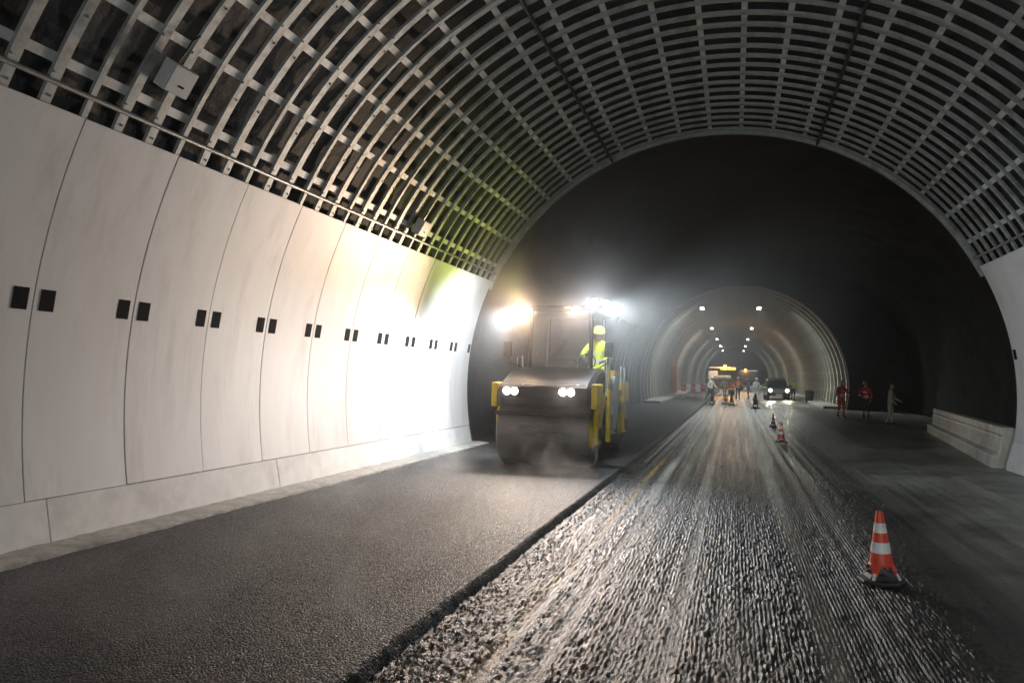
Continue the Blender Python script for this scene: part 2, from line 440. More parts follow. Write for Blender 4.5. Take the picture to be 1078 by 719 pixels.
# loose crumbs and stones lying along the lane edge and on the milled surface
bm = bmesh.new()
rg_ = random.Random(5)
for i in range(2600):
    y = 2.2 + 15 * rg_.random() ** 1.8
    x = -2.10 + 0.0042 * y + abs(rg_.gauss(0, .16)) if i % 2 else rg_.uniform(-2.0, 2.2)
    sz = rg_.uniform(.005, .013) * (1.5 if rg_.random() < .08 else 1)
    z = MZ + .018 + sz * .3
    vs = [bm.verts.new((x + sz * rg_.uniform(.7, 1.3) * a, y + sz * rg_.uniform(.7, 1.3) * b, z + sz * rg_.uniform(.6, 1.1) * c)) for a, b, c in ((1, 0, 0), (-1, 0, 0), (0, 1, 0), (0, -1, 0), (0, 0, 1), (0, 0, -1))]
    for f in ((0, 2, 4), (2, 1, 4), (1, 3, 4), (3, 0, 4), (2, 0, 5), (1, 2, 5), (3, 1, 5), (0, 3, 5)): bm.faces.new([vs[q] for q in f])
grv = bm_obj('loose_gravel', bm, mat('loose_stone', (0.07, 0.064, 0.058), 0.6, 0, 0.7, 30))
tag(grv, 'loose stones and crumbs scattered on the milled road', None, None, 'stuff')

# kerb strip at the foot of the left wall
n = 160
bm = bmesh.new()
prof = [(-6.62, -0.14), (-6.62, 0.045), (-6.30, 0.05), (-6.05, 0.035), (-6.00, -0.14)]
rings = []
for i in range(n + 1):
    y = -2 + (18.70 + 2) * i / n
    j = [random.uniform(-1, 1) for _ in range(5)]
    rings.append([bm.verts.new((x + (0.022 * j[k] if k in (3, 4) else 0), y, z + (0.012 * j[k] if k in (2, 3) else 0))) for k, (x, z) in enumerate(prof)])
for i in range(n):
    for k in range(4):
        bm.faces.new((rings[i][k], rings[i][k + 1], rings[i + 1][k + 1], rings[i + 1][k]))
bm.faces.new(rings[0]); bm.faces.new(rings[-1][::-1])
k = bm_obj('kerb', bm, M['kerb'], None, smooth=0.7)
tag(k, 'ragged grey concrete kerb strip along the left wall foot', None, None, 'structure')

# ------------------------------------------------------------------ near tunnel
CX, CZ, RR = -0.44, 1.48, 6.2
Y0, Y1 = -1.90, 18.58
PW = 1.28

def arc_pts(cx, cz, r, a0, a1, n):
    return [(cx + r * math.cos(R(a0 + (a1 - a0) * i / n)), cz + r * math.sin(R(a0 + (a1 - a0) * i / n))) for i in range(n + 1)]

def arc_slab(bm, cx, cz, r0, r1, a0, a1, y0, y1, n, mi=0):
    """curved slab between radii r0<r1, angles a0..a1, along y"""
    i0 = arc_pts(cx, cz, r0, a0, a1, n); i1 = arc_pts(cx, cz, r1, a0, a1, n)
    V = []
    for (pi, po) in zip(i0, i1):
        V.append([bm.verts.new((pi[0], y0, pi[1])), bm.verts.new((pi[0], y1, pi[1])), bm.verts.new((po[0], y1, po[1])), bm.verts.new((po[0], y0, po[1]))])
    fs = []
    for a, b in zip(V[:-1], V[1:]):
        for k in range(4):
            fs.append(bm.faces.new((a[k], a[(k + 1) % 4], b[(k + 1) % 4], b[k])))
    fs.append(bm.faces.new(V[0])); fs.append(bm.faces.new(V[-1][::-1]))
    for f in fs: f.material_index = mi
    return fs

def wall(side, label, a_bot, a_top):
    root = empty('cladding_wall', (CX + math.cos(R(a_bot)) * RR, 0, 0))
    tag(root, label, 'wall', 'tunnel side walls')
    inv = Matrix.Translation(-Vector(root.location))
    first = 5.78 - 6 * PW
    for k in range(16):
        ya, yb = first + k * PW, first + (k + 1) * PW
        dr = random.uniform(-0.004, 0.004); tl = random.uniform(-0.003, 0.003)
        bm = bmesh.new()
        arc_slab(bm, CX, CZ, RR + dr, RR + dr + 0.025, a_bot, a_top, ya + 0.0055, yb - 0.0055, 26)
        for v in bm.verts:
            s = (v.co.y - ya) / PW - 0.5
            d = Vector((v.co.x - CX, 0, v.co.z - CZ)).normalized()
            v.co += d * (tl * s * 2)
        bmesh.ops.transform(bm, matrix=inv, verts=bm.verts[:])
        p = bm_obj('panel', bm, M['panel'], root, smooth=0.6, bevel=0.004, seg=1)
        if side == 'left' or True:
            zc = 2.43
            ang = math.asin((zc - CZ) / RR)
            if side == 'left': ang = PI - ang
            for yy in (ya + 0.15, yb - 0.15):
                bm = bmesh.new()
                c = Vector((CX + (RR + dr - 0.004) * math.cos(ang), yy, CZ + (RR + dr - 0.004) * math.sin(ang)))
                q = Matrix.Rotation(-ang, 3, 'Y')          # local x -> radial
                w, h = 0.165, 0.215
                add_box(bm, c + q @ Vector((0.004, 0, 0)), (0.012, w, h), q, 0)
                bmesh.ops.transform(bm, matrix=inv, verts=bm.verts[:])
                bm_obj('slot', bm, [M['slot'], M['slot_rim']], p)
    # backing so that the seams read as narrow dark gaps
    bm = bmesh.new()
    arc_slab(bm, CX, CZ, RR + 0.034, RR + 0.04, a_bot, a_top - (0.6 if side == 'right' else -0.6), Y0, Y1 + 0.05, 20)
    bmesh.ops.transform(bm, matrix=inv, verts=bm.verts[:])
    bm_obj('backing_sheet', bm, M['lightgrey'], root, smooth=0.6)
    # plinth
    sgn = -1 if side == 'left' else 1
    bx = CX + sgn * (abs(math.cos(R(a_bot))) * RR)
    zb = CZ + RR * math.sin(R(a_bot))
    prof = [(bx - sgn * 0.004, zb - 0.006), (bx + sgn * 0.12, zb - 0.006), (bx + sgn * 0.12, -0.2), (bx - sgn * (-0.14), -0.2), (bx + sgn * 0.10, 0.03), (bx + sgn * 0.045, 0.14)]
    if side == 'left':
        prof = [(-6.565, zb - 0.006), (-6.75, zb - 0.006), (-6.75, -0.2), (-6.48, -0.2), (-6.48, 0.05)]
    else:
        prof = [(bx - 0.004, zb - 0.006), (bx + 0.2, zb - 0.006), (bx + 0.2, -0.2), (bx - 0.16, -0.2), (bx - 0.14, 0.10)]
    y = Y0
    while y < Y1:
        ye = min(Y1, y + 3.96)
        if Y1 - ye < 1: ye = Y1
        bm = bmesh.new()
        add_prism(bm, prof, y + 0.003, ye - 0.003)
        bmesh.ops.transform(bm, matrix=inv, verts=bm.verts[:])
        bm_obj('plinth', bm, M['plinth'], root, bevel=0.006, seg=1)
        y = ye
    return root

aL_bot = 180 - math.degrees(math.asin((0.47 - CZ) / RR)); aL_top = 180 - math.degrees(math.asin((4.17 - CZ) / RR))
wall('left', 'tall white curved cladding wall beside the road roller, panels with pairs of black slots', aL_bot, aL_top)
aR_bot = math.degrees(math.asin((0.60 - CZ) / RR)); aR_top = math.degrees(math.asin((4.33 - CZ) / RR))
wall('right', 'dimly lit curved cladding wall at the right, where the low parapet starts', aR_bot, aR_top)

# steel roof frame
frame = empty('roof_frame', (CX, 8.0, 7.0))
tag(frame, 'arched galvanised steel rib grid under the near tunnel roof', 'steel frame')
finv = Matrix.Translation(-Vector(frame.location))
def rib_mesh(kind):
    bm = bmesh.new()
    a0, a1, n = aR_top - 2.0, aL_top + 2.0, 72
    if kind == 'wide':       # channel opening outwards: web + two flanges
        arc_slab(bm, CX, CZ, RR + .044, RR + 0.05, a0, a1, -0.055, 0.055, n)
        arc_slab(bm, CX, CZ, RR + 0.0501, RR + 0.085, a0, a1, -0.055, -0.049, n)
        arc_slab(bm, CX, CZ, RR + 0.0501, RR + 0.085, a0, a1, 0.049, 0.055, n)
        for sy in (-1, 1):
            for i in range(18):
                a = R(a0 + (i + .5) * (a1 - a0) / 18 + sy)
                add_box(bm, (CX + (RR + .038) * math.cos(a), sy * 0.03, CZ + (RR + .038) * math.sin(a)), (.02, .022, .022), Matrix.Rotation(-a, 3, 'Y'))
    else:                    # narrow T at the panel joint
        arc_slab(bm, CX, CZ, RR + 0.042, RR + 0.048, a0, a1, -0.032, 0.032, n)
        arc_slab(bm, CX, CZ, RR + 0.0481, RR + 0.11, a0, a1, -0.005, 0.005, n)
    bmesh.ops.translate(bm, verts=bm.verts[:], vec=-Vector((CX, 0, 7.0)))
    return bm
first = 5.78 - 6 * PW
protos = {}
k = 0
y = first
while y <= Y1 + 0.02:
    kind = 'thin' if k % 3 == 0 else 'wide'
    if kind not in protos:
        o = bm_obj('rib', rib_mesh(kind), M['zinc'], frame, smooth=0.5)
        protos[kind] = o
    else:
        o = protos[kind].copy(); COL.objects.link(o); o.parent = frame
    o.location = (random.uniform(-.004, .004), y - 8.0, random.uniform(-.004, .004))
    k += 1
    y = first + k * PW / 3
# end arch
bm = bmesh.new()
arc_slab(bm, CX, CZ, RR - 0.03, RR + 0.12, aR_top - 2, aL_top + 2, Y1 + 0.06, Y1 + 0.16, 80)
bmesh.ops.transform(bm, matrix=finv, verts=bm.verts[:])
bm_obj('end_arch', bm, M['zinc'], frame, smooth=0.5)
# straps running along the tunnel behind the ribs
for kk in range(-8, 11):
    a = 85.05 + 6.55 * kk
    if a > aL_top - 0.5: a = aL_top - 1.2
    hw = math.degrees(0.047 / RR)
    bm = bmesh.new()
    arc_slab(bm, CX, CZ, RR + 0.0855, RR + 0.0895, a - hw, a + hw, Y0, Y1 + 0.06, 2)
    bmesh.ops.transform(bm, matrix=finv, verts=bm.verts[:])
    bm_obj('strap', bm, M['strap'], frame)
# rails along the rib feet
for a in (aL_top - 1.9, aR_top + 1.9):
    bm = bmesh.new()
    r = RR + 0.012
    p = Vector((CX + r * math.cos(R(a)), 0, CZ + r * math.sin(R(a))))
    add_tube(bm, [(p.x, Y0, p.z), (p.x, Y1 + .1, p.z)], 0.024, 10)
    bmesh.ops.transform(bm, matrix=finv, verts=bm.verts[:])
    bm_obj('rail', bm, M['rail'], frame, smooth=0.6)
    bm = bmesh.new()
    y = first
    bm2 = bmesh.new()
    cnt = 0
    while y < Y1:
        add_box(bm2, (p.x + 0.02 * math.cos(R(a)), y, p.z + 0.02 * math.sin(R(a))), (0.05, 0.05, 0.03), Matrix.Rotation(-R(a), 3, 'Y'))
        bmesh.ops.transform(bm2, matrix=finv, verts=bm2.verts[:])
        bm_obj('rail_clip', bm2, M['zinc'], frame)
        bm2 = bmesh.new()
        y += PW
    bm.free(); bm2.free()

# dark vault skin behind the frame
bm = bmesh.new()
rs = np.random.RandomState(4)
NA, NY = 90, 60
grid = []
for i in range(NY + 1):
    row = []
    yy = Y0 + (Y1 + 0.1 - Y0) * i / NY
    for j in range(NA + 1):
        a = -22 + 224 * j / NA
        r = 6.78 + 0.05 * rs.rand() + 0.05 * math.sin(yy * 2.4) * math.sin(R(a) * 9)
        row.append(bm.verts.new((CX + r * math.cos(R(a)), yy, CZ + r * math.sin(R(a)))))
    grid.append(row)
for i in range(NY):
    for j in range(NA):
        bm.faces.new((grid[i][j], grid[i][j + 1], grid[i + 1][j + 1], grid[i + 1][j]))
v = bm_obj('tunnel_vault', bm, M['membrane'], None, smooth=1.2)
tag(v, 'dark wrinkled membrane vault behind the steel rib grid', 'tunnel vault')

# cables along the crown, hung below the ribs
for a, lab in ((114.1, 'black clipped cable running along the roof grid left of the crown'), (68.9, 'black clipped cable running along the roof grid right of the crown')):
    bm = bmesh.new()
    r = RR
    pts = []
    for i in range(80):
        y = Y0 + (Y1 + .1 - Y0) * i / 79
        rr_ = r + 0.012 * math.sin(i * 1.9)
        pts.append((CX + rr_ * math.cos(R(a)), y, CZ + rr_ * math.sin(R(a))))
    add_tube(bm, pts, 0.032, 8)
    c = bm_obj('roof_cable', bm, M['black_cable'], None, smooth=0.8)
    tag(c, lab, 'cable', 'cables along the roof grid')

# junction boxes on the ribs
def junction(y, a, lab, cable=True):
    root = empty('junction_box', (CX + RR * math.cos(R(a)), y, CZ + RR * math.sin(R(a))))
    root.rotation_euler = (0, -R(a), 0)            # local -x faces the road
    tag(root, lab, 'junction box', 'boxes on the roof grid')
    bm = bmesh.new(); add_box(bm, (-0.085, 0, 0), (0.15, 0.34, 0.30)); bm_obj('housing', bm, M['box_grey'], root, bevel=0.012)
    bm = bmesh.new(); add_box(bm, (-0.168, 0, 0), (0.016, 0.32, 0.28)); bm_obj('lid', bm, M['box_grey'], root, bevel=0.005)
    bm = bmesh.new(); add_box(bm, (-0.179, 0.02, 0.05), (0.006, 0.07, 0.022)); bm_obj('name_plate', bm, M['slot'], root)
    bm = bmesh.new()
    add_tube(bm, [(-.06, -.06, -.15), (-.08, -.05, -.28), (-.02, .02, -.42), (0.0, .10, -.50)], .011, 8)
    bm_obj('conduit', bm, M['black_cable'], root, smooth=.8)
junction(6.45, 147.3, 'light grey junction box on the nearest roof ribs above the wall')
junction(13.25, 150.0, 'small grey junction box on distant roof ribs above the brightly lit wall')

# ------------------------------------------------------------------ dark widened cavern, y 18.7 .. 54
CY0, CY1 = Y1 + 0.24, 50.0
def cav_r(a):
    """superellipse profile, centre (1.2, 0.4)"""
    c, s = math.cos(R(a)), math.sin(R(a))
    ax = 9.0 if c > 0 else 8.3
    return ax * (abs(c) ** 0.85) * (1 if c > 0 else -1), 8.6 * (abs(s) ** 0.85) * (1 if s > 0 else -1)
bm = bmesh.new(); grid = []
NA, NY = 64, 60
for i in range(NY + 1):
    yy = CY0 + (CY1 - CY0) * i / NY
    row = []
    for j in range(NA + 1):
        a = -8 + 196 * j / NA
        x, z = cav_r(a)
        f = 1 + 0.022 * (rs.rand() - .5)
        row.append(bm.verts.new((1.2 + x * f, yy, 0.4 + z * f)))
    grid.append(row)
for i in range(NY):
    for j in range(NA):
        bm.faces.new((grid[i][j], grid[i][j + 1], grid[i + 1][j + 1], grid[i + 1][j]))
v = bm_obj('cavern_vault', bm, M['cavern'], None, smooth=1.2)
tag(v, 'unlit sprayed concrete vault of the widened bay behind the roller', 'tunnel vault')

FX, FZ, FR = 0.30, 1.35, 6.3      # far tunnel
def ring_wall(name, y0, y1, hx, hz, hr, label, m):
    """end wall of the cavern with an arch opening"""
    bm = bmesh.new()
    n = 60; a0, a1 = -18, 198
    V = []
    for i in range(n + 1):
        a = a0 + (a1 - a0) * i / n
        c, s = math.cos(R(a)), math.sin(R(a))
        V.append([bm.verts.new((hx + hr * c, y0, hz + hr * s)), bm.verts.new((hx + hr * c, y1, hz + hr * s)),
                  bm.verts.new((hx + 16 * c, y1, hz + 16 * s)), bm.verts.new((hx + 16 * c, y0, hz + 16 * s))])
    for a, b in zip(V[:-1], V[1:]):
        for q in range(4): bm.faces.new((a[q], a[(q + 1) % 4], b[(q + 1) % 4], b[q]))
    bm.faces.new(V[0]); bm.faces.new(V[-1][::-1])
    o = bm_obj(name, bm, m, None, smooth=.5)
    tag(o, label, 'wall')
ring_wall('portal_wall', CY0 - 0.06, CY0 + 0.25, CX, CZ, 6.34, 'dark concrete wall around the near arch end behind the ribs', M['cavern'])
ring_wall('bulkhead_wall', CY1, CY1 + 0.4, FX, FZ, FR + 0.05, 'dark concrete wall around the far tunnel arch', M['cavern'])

# vertical steel ribs on the left side of the cavern, and pale panels
# parapet wall in the lay-by, right
par = empty('parapet_wall', (6.4, 26, 0))
tag(par, 'low concrete parapet wall at the right, its face patched with ochre and grooved', 'parapet')
pinv = Matrix.Translation(-Vector(par.location))
A = Vector((5.66, Y1 + 0.3, 0)); B = Vector((7.15, 31.5, 0))
dirv = (B - A).normalized(); nrm = Vector((-dirv.y, dirv.x, 0))      # towards the road
nseg = 3
PM = mat('parapet_concrete', (0.60, 0.585, 0.54), 0.5, 0, 0.2, 3, 0.003, 30, dirt=(0.42, 0.30, 0.15), dirt_scale=0.8)  # ochre noise patches over pale concrete
def prism_along(bm, prof, A, dirv, nrm, s0, s1):
    v0 = [bm.verts.new(A + dirv * s0 + nrm * a + Vector((0, 0, z))) for a, z in prof]
    v1 = [bm.verts.new(A + dirv * s1 + nrm * a + Vector((0, 0, z))) for a, z in prof]
    n = len(prof)
    for i in range(n): bm.faces.new((v0[i], v0[(i + 1) % n], v1[(i + 1) % n], v1[i]))
    bm.faces.new(v0[::-1]); bm.faces.new(v1)
Ltot = (B - A).length
for i in range(nseg):
    s0, s1 = Ltot * i / nseg + (0.008 if i else 0), Ltot * (i + 1) / nseg - 0.008
    bm = bmesh.new()
    prism_along(bm, [(0, -.2), (0.30, -.2), (0.28, .24), (0.12, .30), (0.10, .62), (0.075, .64), (0.075, .68), (0.10, .70), (0.08, .86), (-.16, .86), (-.16, -.2)], A, dirv, nrm, s0, s1)
    bmesh.ops.transform(bm, matrix=pinv, verts=bm.verts[:])
    bm_obj('wall_segment', bm, PM, par, bevel=0.01, seg=1)

# ------------------------------------------------------------------ far lit tunnel
FY1 = 172.0
bm = bmesh.new()
NA, NY = 60, 60
grid = []
for i in range(NY + 1):
    yy = 50.1 + (FY1 - 50.1) * i / NY
    grid.append([bm.verts.new((FX + FR * 1.045 * math.cos(R(-16 + 212 * j / NA)), yy, FZ + FR * 1.045 * math.sin(R(-16 + 212 * j / NA)) + float(rise(np.array(yy))) * .8)) for j in range(NA + 1)])
for i in range(NY):
    for j in range(NA):
        bm.faces.new((grid[i][j], grid[i][j + 1], grid[i + 1][j + 1], grid[i + 1][j]))
far = empty('far_tunnel', (FX, CY1, 0))
tag(far, 'distant lit tunnel bore with ringed concrete lining', 'tunnel')
finv2 = Matrix.Translation(-Vector(far.location))
bmesh.ops.transform(bm, matrix=finv2, verts=bm.verts[:])
bm_obj('lining', bm, M['farwall'], far, smooth=1.2)
bm = bmesh.new()
arc_slab(bm, FX, FZ, FR - 0.02, FR + 0.22, -14, 194, -0.14, 0.14, 60)
bmesh.ops.translate(bm, verts=bm.verts[:], vec=(-FX, 0, 0))
o0 = bm_obj('rib', bm, M['farrib'], far, smooth=.5)
y = 50.7; i = 0
while y < FY1 - 4 and i < 70:
    o = o0 if i == 0 else o0.copy()
    if i: COL.objects.link(o); o.parent = far
    o.location = (0, y - CY1, float(rise(np.array(y))) * .8)
    i += 1
    y += 2.0 if y < 100 else 4.0
bm = bmesh.new()
bmesh.ops.create_circle(bm, cap_ends=True, segments=40, radius=6.6, matrix=Matrix.Translation((0, FY1 - CY1, 1.7)) @ Matrix.Rotation(PI / 2, 4, 'X'))
bm_obj('dark_end_cap', bm, M['membrane'], far)  # dark disc standing in for the unlit tunnel beyond
bm = bmesh.new(); arc_slab(bm, FX, FZ, FR + .27, FR + .4, 150, 194, 37.0, CY1, 20)
bmesh.ops.transform(bm, matrix=finv2, verts=bm.verts[:]); bm_obj('side_lining', bm, M['cavern'], far, smooth=.6)
for i in range(9):
    y = 37.6 + i * 1.4
    bm = bmesh.new(); arc_slab(bm, FX, FZ, FR - .02, FR + .265, 150, 194, y - .12, y + .12, 16)
    bmesh.ops.transform(bm, matrix=finv2, verts=bm.verts[:]); bm_obj('wall_rib', bm, M['farrib'], far, smooth=.5)
# pale footway strips both sides
for sx, lab in ((-1, 'left'), (1, 'right')):
    bm = bmesh.new()
    for ya, yb in ((51, 90), (90, 165)):
        za, zb = float(rise(np.array(ya))), float(rise(np.array(yb)))
        xs0, xs1 = FX + sx * 5.0, FX + sx * 6.2
        V = [bm.verts.new(p) for p in ((xs0, ya, za - .2), (xs1, ya, za - .2), (xs1, yb, zb - .2), (xs0, yb, zb - .2), (xs0, ya, za + .14), (xs1, ya, za + .14), (xs1, yb, zb + .14), (xs0, yb, zb + .14))]
        for f in ((0, 1, 2, 3), (4, 5, 6, 7), (0, 1, 5, 4), (1, 2, 6, 5), (2, 3, 7, 6), (3, 0, 4, 7)): bm.faces.new([V[q] for q in f])
    bmesh.ops.transform(bm, matrix=finv2, verts=bm.verts[:])
    bm_obj('footway', bm, M['kerb'], far)

# ceiling lamps in the far tunnel
def light(name, kind, loc, energy, col, parent=None, aim=None, **kw):
    d = bpy.data.lights.new(name, kind)
    d.energy = energy; d.color = col
    for k_, v_ in kw.items(): setattr(d, k_, v_)
    o = bpy.data.objects.new(name, d); COL.objects.link(o)
    o.location = loc
    if aim is not None: o.rotation_euler = Vector(aim).to_track_quat('-Z', 'Y').to_euler()
    if parent is not None: o.parent = parent
    return o
rows = [('left', -2.3), ('right', 1.6)]
words = ['nearest', 'second', 'third', 'fourth', 'fifth']
for side, x in rows:
    for i in range(5):
        y = 56.5 + 24 * i
        z = 6.70 + float(rise(np.array(y))) * .8
        root = empty('tunnel_lamp', (x, y, z))
        tag(root, f'{words[i]} ceiling lamp of the {side} row under the distant tunnel roof', 'ceiling lamp', 'ceiling lamps in the far tunnel')
        bm = bmesh.new(); add_box(bm, (0, 0, 0.06), (0.30, 0.9, 0.12)); bm_obj('housing', bm, M['lightgrey'], root, bevel=.02)
        bm = bmesh.new(); add_box(bm, (0, 0, -0.012), (0.26, 0.8, 0.02)); add_box(bm, (0, -0.458, 0.055), (0.26, 0.012, 0.09)); bm_obj('diffuser', bm, M['lens_far'], root)
        bm = bmesh.new(); add_tube(bm, [(0, .3, .12), (0, .3, .42)], .02, 8); bm_obj('hanger', bm, M['zinc'], root)
        bm = bmesh.new(); add_tube(bm, [(0, -.3, .12), (0, -.3, .42)], .02, 8); bm_obj('hanger', bm, M['zinc'], root)
        light('lamp_light', 'AREA', (0, 0, -.04), 430, (0.93, 1.0, 0.95), root, (0, 0, -1), shape='RECTANGLE', size=0.26, size_y=0.8)

# doorway frame on the far left wall, orange light put into its colour
y = 76.0
pt = empty('passage_portal', (FX - 6.12, y, float(rise(np.array(y)))))
tag(pt, 'tall narrow passage doorway, its frame coloured as if lit orange, on the distant left wall', 'doorway')
bm = bmesh.new()
out = [(-1.0, 0), (-1.0, 2.7), (-.55, 3.25), (0, 3.45), (.55, 3.25), (1.0, 2.7), (1.0, 0)]
inn = [(-.8, 0), (-.8, 2.62), (-.45, 3.05), (0, 3.22), (.45, 3.05), (.8, 2.62), (.8, 0)]
for (a, b, c, d) in zip(out[:-1], out[1:], inn[1:], inn[:-1]):
    add_prism(bm, [a, b, c, d], 0.0, 0.4, axis='x')
bm_obj('frame', bm, M['orange'], pt)
bm = bmesh.new(); add_prism(bm, inn, .0, .05, axis='x'); bm_obj('door', bm, mat('door_brown', (.30, .16, .08), .6, 0, .2, 3), pt)

# ------------------------------------------------------------------ people
def make_person(name, label, loc, rz, P, cols, group=None, helmet=True, scale=1.0):
    """P: joint positions; cols: dict jacket/trousers/skin/boot/band; body is one skinned surface"""
    root = empty(name, loc, rz)
    tag(root, label, 'person', group)
    V, Rd, Ed, tagm = [], [], [], []
    def v(p, r): V.append(Vector(p)); Rd.append(r); return len(V) - 1
    def e(a, b, part): Ed.append((a, b)); tagm.append(part)
    hip = v(P['hip'], 0.135)
    waist = v(P['waist'], 0.125); chest = v(P['chest'], 0.150); neck = v(P['neck'], 0.060); 
    hd = Vector(P['head'])
    up = (hd - Vector(P['neck'])).normalized()
    jaw = v(hd - up * 0.055 + Vector((0, -.012, 0)), 0.068); skull = v(hd + up * 0.05, 0.092); top = v(hd + up * 0.10, 0.07)
    e(hip, waist, 'jacket'); e(waist, chest, 'jacket'); e(chest, neck, 'jacket'); e(neck, jaw, 'skin'); e(jaw, skull, 'skin'); e(skull, top, 'skin')
    fwd = Vector(P.get('face', (0, -1, 0))).normalized()
    nose = v(hd + fwd * 0.105 + up * -.005, 0.016); e(jaw, nose, 'skin')
    for s in ('L', 'R'):
        sh = v(P['sh' + s], 0.075); el = v(P['el' + s], 0.056); wr = v(P['wr' + s], 0.036)
        e(chest, sh, 'jacket'); e(sh, el, 'jacket'); e(el, wr, 'jacket')
        d = (Vector(P['wr' + s]) - Vector(P['el' + s])).normalized()
        pa = v(Vector(P['wr' + s]) + d * 0.08, 0.038); e(wr, pa, 'hand')
        side = d.cross(Vector((1 if s == 'L' else -1, 0.2, 0))).normalized()
        pal = Vector(P['wr' + s]) + d * 0.09
        curl = d.cross(side).normalized()
        for k_, (off, ln) in enumerate(((-.030, .075), (-.010, .085), (.010, .08), (.030, .06))):
            f1 = v(pal + side * off + d * ln * .55, .0095); f2 = v(pal + side * off * 1.1 + d * ln * .9 + curl * .02, .008)
            e(pa, f1, 'hand'); e(f1, f2, 'hand')
        t1 = v(Vector(P['wr' + s]) + d * .06 - side * .045 + curl * .012, .010); e(wr, t1, 'hand')
        th = v(P['th' + s], 0.098); kn = v(P['kn' + s], 0.066); an = v(P['an' + s], 0.044); he = v(Vector(P['an' + s]) + Vector((0, 0, -.05)), .045)
        toe = v(Vector(P['toe' + s]), 0.036)
        e(hip, th, 'trousers'); e(th, kn, 'trousers'); e(kn, an, 'trousers'); e(an, he, 'boot'); e(he, toe, 'boot')
    me = bpy.data.meshes.new('tmp_body')
    me.from_pydata(V, Ed, [])
    tmp = bpy.data.objects.new('tmp_body', me); COL.objects.link(tmp)
    sk = tmp.modifiers.new('s', 'SKIN'); sk.use_smooth_shade = True
    for i, sv in enumerate(me.skin_vertices[0].data):
        sv.radius = (Rd[i], Rd[i]); sv.use_root = (i == 0)
    sb = tmp.modifiers.new('d', 'SUBSURF'); sb.levels = 2; sb.render_levels = 2
    dg = bpy.context.evaluated_depsgraph_get(); dg.update()
    body = bpy.data.meshes.new_from_object(tmp.evaluated_get(dg))
    bpy.data.objects.remove(tmp); bpy.data.meshes.remove(me)
    body.name = 'body'
    body.materials.clear()
    keys = ['jacket', 'trousers', 'skin', 'boot', 'hand', 'band']
    for k_ in keys: body.materials.append(M[cols.get(k_, {'hand': 'skin', 'skin': 'skin', 'boot': 'boot', 'band': 'reflect'}.get(k_, 'cloth_dark'))])
    A_ = [V[a] for a, b in Ed]; B_ = [V[b] for a, b in Ed]
    for f in body.polygons:
        c = f.center; best = 9; bi = 0; bt = 0
        for i in range(len(Ed)):
            ab = B_[i] - A_[i]; t_ = max(0, min(1, (c - A_[i]).dot(ab) / max(ab.dot(ab), 1e-9)))
            dd = (A_[i] + ab * t_ - c).length
            if dd < best - 1e-5: best, bi, bt = dd, i, t_
        part = tagm[bi]
        if cols.get('banded', True) and part in ('jacket', 'trousers'):
            ln = (B_[bi] - A_[bi]).length
            a_, b_ = Ed[bi]
            if part == 'jacket' and (a_ == 0 and .55 < bt < .95): part = 'band'
            elif part == 'jacket' and a_ == 1 and .55 < bt < .85: part = 'band'
            elif part == 'trousers' and a_ != 0 and Rd[b_] < .05 and .35 < bt < .55: part = 'band'
            elif part == 'jacket' and Rd[b_] < .04 and .35 < bt < .6: part = 'band'
        f.material_index = keys.index(part)
        f.use_smooth = True
    ob = bpy.data.objects.new('body', body); COL.objects.link(ob); ob.parent = root
    # eyes, hair, helmet
    right = fwd.cross(up).normalized()
    for s in (-1, 1):
        bm = bmesh.new()
        bmesh.ops.create_icosphere(bm, subdivisions=1, radius=.011, matrix=Matrix.Translation(hd + fwd * .083 + right * s * .032 + up * .03))
        bm_obj('eye', bm, M['eye'], root)
    Mh = Matrix.Translation(hd + up * .055) @ up.to_track_quat('Z', 'Y').to_matrix().to_4x4()
    bm = bmesh.new()
    if helmet:
        add_lathe(bm, [(.135, .0), (.122, .012), (.118, .05), (.098, .095), (.055, .125), (.01, .135)], Mh, 20)
        add_box(bm, hd + fwd * .135 + up * .055, (.12, .07, .012), None)
        bm_obj('helmet', bm, M[cols.get('helmet', 'white')], root, smooth=.8)
    else:
        add_lathe(bm, [(.108, -.01), (.108, .03), (.088, .075), (.04, .095), (.005, .1)], Mh, 16)
        bm_obj('hair', bm, M['hair'], root, smooth=.9)
    root.scale = (scale,) * 3
    return root

def standing(lean=0.0, armL=(0.08, 0.02), armR=(0.08, 0.02), step=0.0, bendL=0.0, bendR=0.0):
    P = dict(hip=(0, 0, .95), waist=(0, -.01 - lean * .3, 1.12), chest=(0, -lean * .7, 1.36), neck=(0, -lean, 1.52), head=(0, -lean - .02, 1.64))
    for s, sx, (ao, af), bd, st in (('L', 1, armL, bendL, step), ('R', -1, armR, bendR, -step)):
        P['sh' + s] = (sx * .19, -lean * .8, 1.42)
        P['el' + s] = (sx * (.22 + ao), -lean * .8 - af, 1.13)
        P['wr' + s] = (sx * (.21 + ao - bd * .12), -lean * .8 - af - .08 - bd * .20, .90 + bd * .22)
        P['th' + s] = (sx * .095, -st * .1, .86)
        P['kn' + s] = (sx * .10, -st * .45 - .02, .49)
        P['an' + s] = (sx * .105, -st * .7 + .03 + (.06 if st < 0 else 0), .10 + (.05 if st < -.1 else 0))
        a = P['an' + s]
        P['toe' + s] = (sx * .125, a[1] - .17, a[2] - .065)
    return P

def gz(x, y):
    return (MZ if x > -2 else 0.01) + (0.08 if x > 3.5 else 0) + float(rise(np.array(float(y)))) + 0.0

